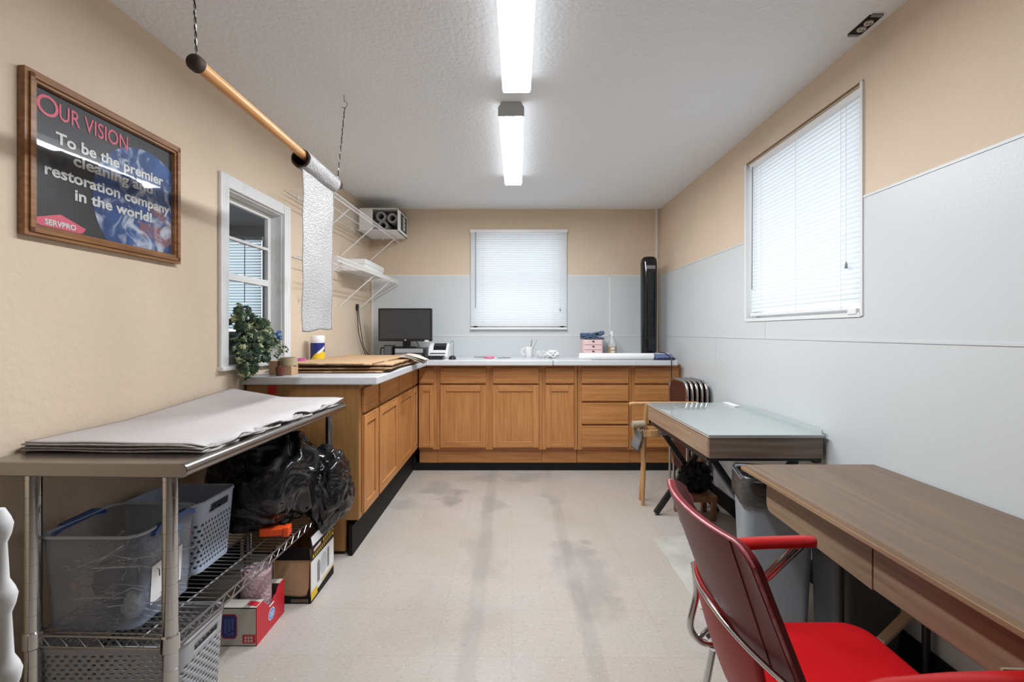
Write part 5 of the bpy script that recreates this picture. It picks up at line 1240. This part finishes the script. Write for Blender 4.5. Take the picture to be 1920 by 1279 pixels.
for k_, (s_, dz) in enumerate(lv):
    for i, p in enumerate(rim):
        q = cc + (Vector((p.x, p.y, 0)) - cc) * (s_ + (.012 * noise.noise(Vector((i * .7, k_ * .8, 2))) if k_ > 1 else 0)); vs_.append(Vector((q.x, q.y, bz + dz + (.018 * noise.noise(Vector((i * .5, 0, 5))) if k_ >= 5 else 0))))
m._add(vs_, [(k_ * n + i, k_ * n + (i + 1) % n, (k_ + 1) * n + (i + 1) % n, (k_ + 1) * n + i) for k_ in range(len(lv) - 1) for i in range(n)])
m.build('liner', M_linergrey, t, smooth=True, solid=.002)
t = thing('dark_filler_box', 'added dark grey box filling the dark space under the desk', 'bin', (1.33, 1.75, 0))  # invented box, put in to fill the dark space under the desk
m, rim = tub(1.215, 1.43, 1.72, 1.90, .03, .004, .50, .012, 3); m.build('body', M_bind, t, smooth=True, solid=.004)
m = MB(); m.extrude([(x, y, .50) for x, y in rrect(1.195, 1.448, 1.70, 1.915, .03)], (0, 0, .02)); m.build('lid', M_bind, t, bevel=.004)
# pale floor mat
single('floor_mat', MB().extrude([(.855, 2.875, .0005), (1.30, 2.88, .0005), (1.27, 2.12, .0005), (.850, 2.12, .0005)], (0, 0, .003)), mat('pale_mat', (.56, .54, .48, 1), .3, col2=(.44, .42, .37, 1), scale=7), 'pale translucent mat on the floor beside the glass table', 'mat')

# ------------------------------------------------------------------ red armchair at the desk
t = thing('armchair', 'red vinyl armchair with chrome tube frame pulled up to the desk', 'chair', (.72, 1.09, 0))
yc, hw_ = 1.090, .228
def backf(u, v, o=0.0):
    """u across (near->far), v bottom->top"""
    s = 2 * u - 1; zz = .57 + (.852 - .57) * v
    x = .545 - (zz - .57) * .36 - .045 * (1 - abs(s) ** 2.2) + o
    # rounded upper corners and slightly narrower foot
    wdt = hw_ * (1 - .05 * (1 - v))
    y = yc + s * wdt
    top = .030 * max(0, (abs(s) - .80) / .20) ** 2; zz -= top * v
    x += .030 * max(0, (s - .82) / .18) ** 1.5
    return Vector((x, y, zz))
m = MB(); nu, nv = 32, 14
outer = [[backf(i / nu, j / nv, -.006) for i in range(nu + 1)] for j in range(nv + 1)]; inner = [[backf(i / nu, j / nv, .016 * 1) for i in range(nu + 1)] for j in range(nv + 1)]
fl = [p for r in outer for p in r] + [p for r in inner for p in r]; N0 = (nu + 1) * (nv + 1); fs = []
for j in range(nv):
    for i in range(nu):
        a = j * (nu + 1) + i; fs.append((a, a + 1, a + nu + 2, a + nu + 1)); fs.append((N0 + a, N0 + a + nu + 1, N0 + a + nu + 2, N0 + a + 1))
bd = [i for i in range(nu + 1)] + [(j + 1) * (nu + 1) - 1 for j in range(1, nv + 1)] + [nv * (nu + 1) + i for i in range(nu - 1, -1, -1)] + [j * (nu + 1) for j in range(nv - 1, 0, -1)]
for k_ in range(len(bd)): a, b = bd[k_], bd[(k_ + 1) % len(bd)]; fs.append((a, b, N0 + b, N0 + a))
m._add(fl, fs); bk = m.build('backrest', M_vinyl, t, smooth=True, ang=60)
m = MB(); m.tube([fl[i] for i in bd[nu:nu + 1]] + [fl[i] + Vector((.006, 0, 0)) for i in bd[nu:nu + 2 * nv + nu + 1][1:]], .0036, 8); m.build('piping', M_piping, bk, smooth=True)
m = MB(); m.tube([backf(.10 + .02 * (1 - j / 10), j / 10, -.0068) for j in range(11)], .0016, 5); m.build('seam', M_vinyl, bk, smooth=True)
def lowf(u, v):
    zz = .395 + (.625 - .395) * v; s = 2 * u - 1
    y = yc + .035 + s * (.165 - .02 * (1 - v)); x = .505 + .06 * (1 - v) ** 1.5 - .03 * (1 - abs(s) ** 2.2)
    return Vector((x, y, zz))
m = MB(); m.grid(lowf, 20, 10); m.build('lower_back_panel', mat('bright_red_vinyl', (.36, .010, .012, 1), .42, spec=.25), t, smooth=True, solid=.010)
# seat pad
sx0, sx1, sy0, sy1 = .545, .955, .885, 1.292
m = MB(); a_ = rrect(sx0, sx1, sy0, sy1, .06, 6); n = len(a_); vs_ = []
cc = Vector(((sx0 + sx1) / 2, (sy0 + sy1) / 2, 0)); lv = [(.94, .402), (1.0, .415), (1.0, .445), (.975, .458), (.90, .464), (.6, .468), (.25, .469)]
for s_, z in lv: vs_ += [Vector((cc.x + (x - cc.x) * s_, cc.y + (y - cc.y) * s_, z)) for x, y in a_]
fs = [(k_ * n + i, k_ * n + (i + 1) % n, (k_ + 1) * n + (i + 1) % n, (k_ + 1) * n + i) for k_ in range(len(lv) - 1) for i in range(n)] + [tuple(range(n))[::-1], tuple(range((len(lv) - 1) * n, len(lv) * n))]
m._add(vs_, fs); m.build('seat', M_redseat, t, smooth=True, ang=180)
# chrome frame: tube round the back at mid height, legs and arm struts
def bt(s): 
    x = .545 - (.602 - .57) * .36 - .045 * (1 - abs(s) ** 2.2) - .020; return Vector((x, yc + s * .236, .600 + .012 * (1 - s * s)))
m = MB(); m.tube([bt(-1 + 2 * i / 24) for i in range(25)], .0058, 10); m.build('back_tube', M_chrome, t, smooth=True)
for s, nm in ((1, 'far'), (-1, 'near')):
    y = yc + s * .238
    m = MB(); m.tube(rounded([bt(s), (.525, y, .52), (.500, y, .42), (.525, y, .38), (.56, y, .37), (.93, y - s * .02, .385), (.965, y - s * .02, .36), (.985, y, .0)], .03, 5), .0095, 10); m.build('side_tube', M_chrome, t, smooth=True)
    m = MB(); m.tube([(.56, y - s * .02, .37), (.50, y, .0)], .0095, 10); m.build('leg', M_chrome, t, smooth=True)
    m = MB(); wr = .021; adx, adz, ady = (.095, -.034, -.012) if s < 0 else (0, 0, 0); y += ady
    q = MB()
    for dx in (0, .022): q.tube([(.53 + dx + adx * .5, y, .39), (.80 + dx + adx, y, .648 + adz)], .0062, 8)
    q.build('arm_strut', M_chrome, t, smooth=True)
    prof = [(-.9, -.004), (-1, .006), (-.85, .015), (-.4, .020), (.4, .020), (.85, .015), (1, .006), (.9, -.004)]
    stations = [(.535, .632, .8), (.58, .643, .95), (.70, .652, 1.0), (.83, .656, 1.0), (.850, .655, .85), (.858, .653, .45)]
    k0_ = len(prof); vs_ = []
    for (x, z, w_) in stations: vs_ += [Vector((x + adx, y + a * wr * w_, z + adz + b)) for a, b in prof]
    fs = [(k_ * k0_ + i, k_ * k0_ + (i + 1) % k0_, (k_ + 1) * k0_ + (i + 1) % k0_, (k_ + 1) * k0_ + i) for k_ in range(len(stations) - 1) for i in range(k0_)] + [tuple(range(k0_))[::-1], tuple(range((len(stations) - 1) * k0_, len(stations) * k0_))]
    m._add(vs_, fs); ar = m.build('armrest', M_redarm, t, smooth=True, ang=50)
    m = MB(); m.tube([(.535 + adx, y, .626 + adz), (.70 + adx, y, .645 + adz), (.845 + adx, y, .650 + adz)], .0055, 8); m.build('rail', M_chrome, ar, smooth=True)
    if s < 0:
        m = MB(); m.tube([(x + adx, y + b, z + adz) for x, b, z in ((.80, .018, .672), (.845, .016, .672), (.866, .010, .668), (.872, -.002, .664), (.868, -.014, .666))], .003, 6); m.build('torn_edge', M_fabbeige, ar, smooth=True)
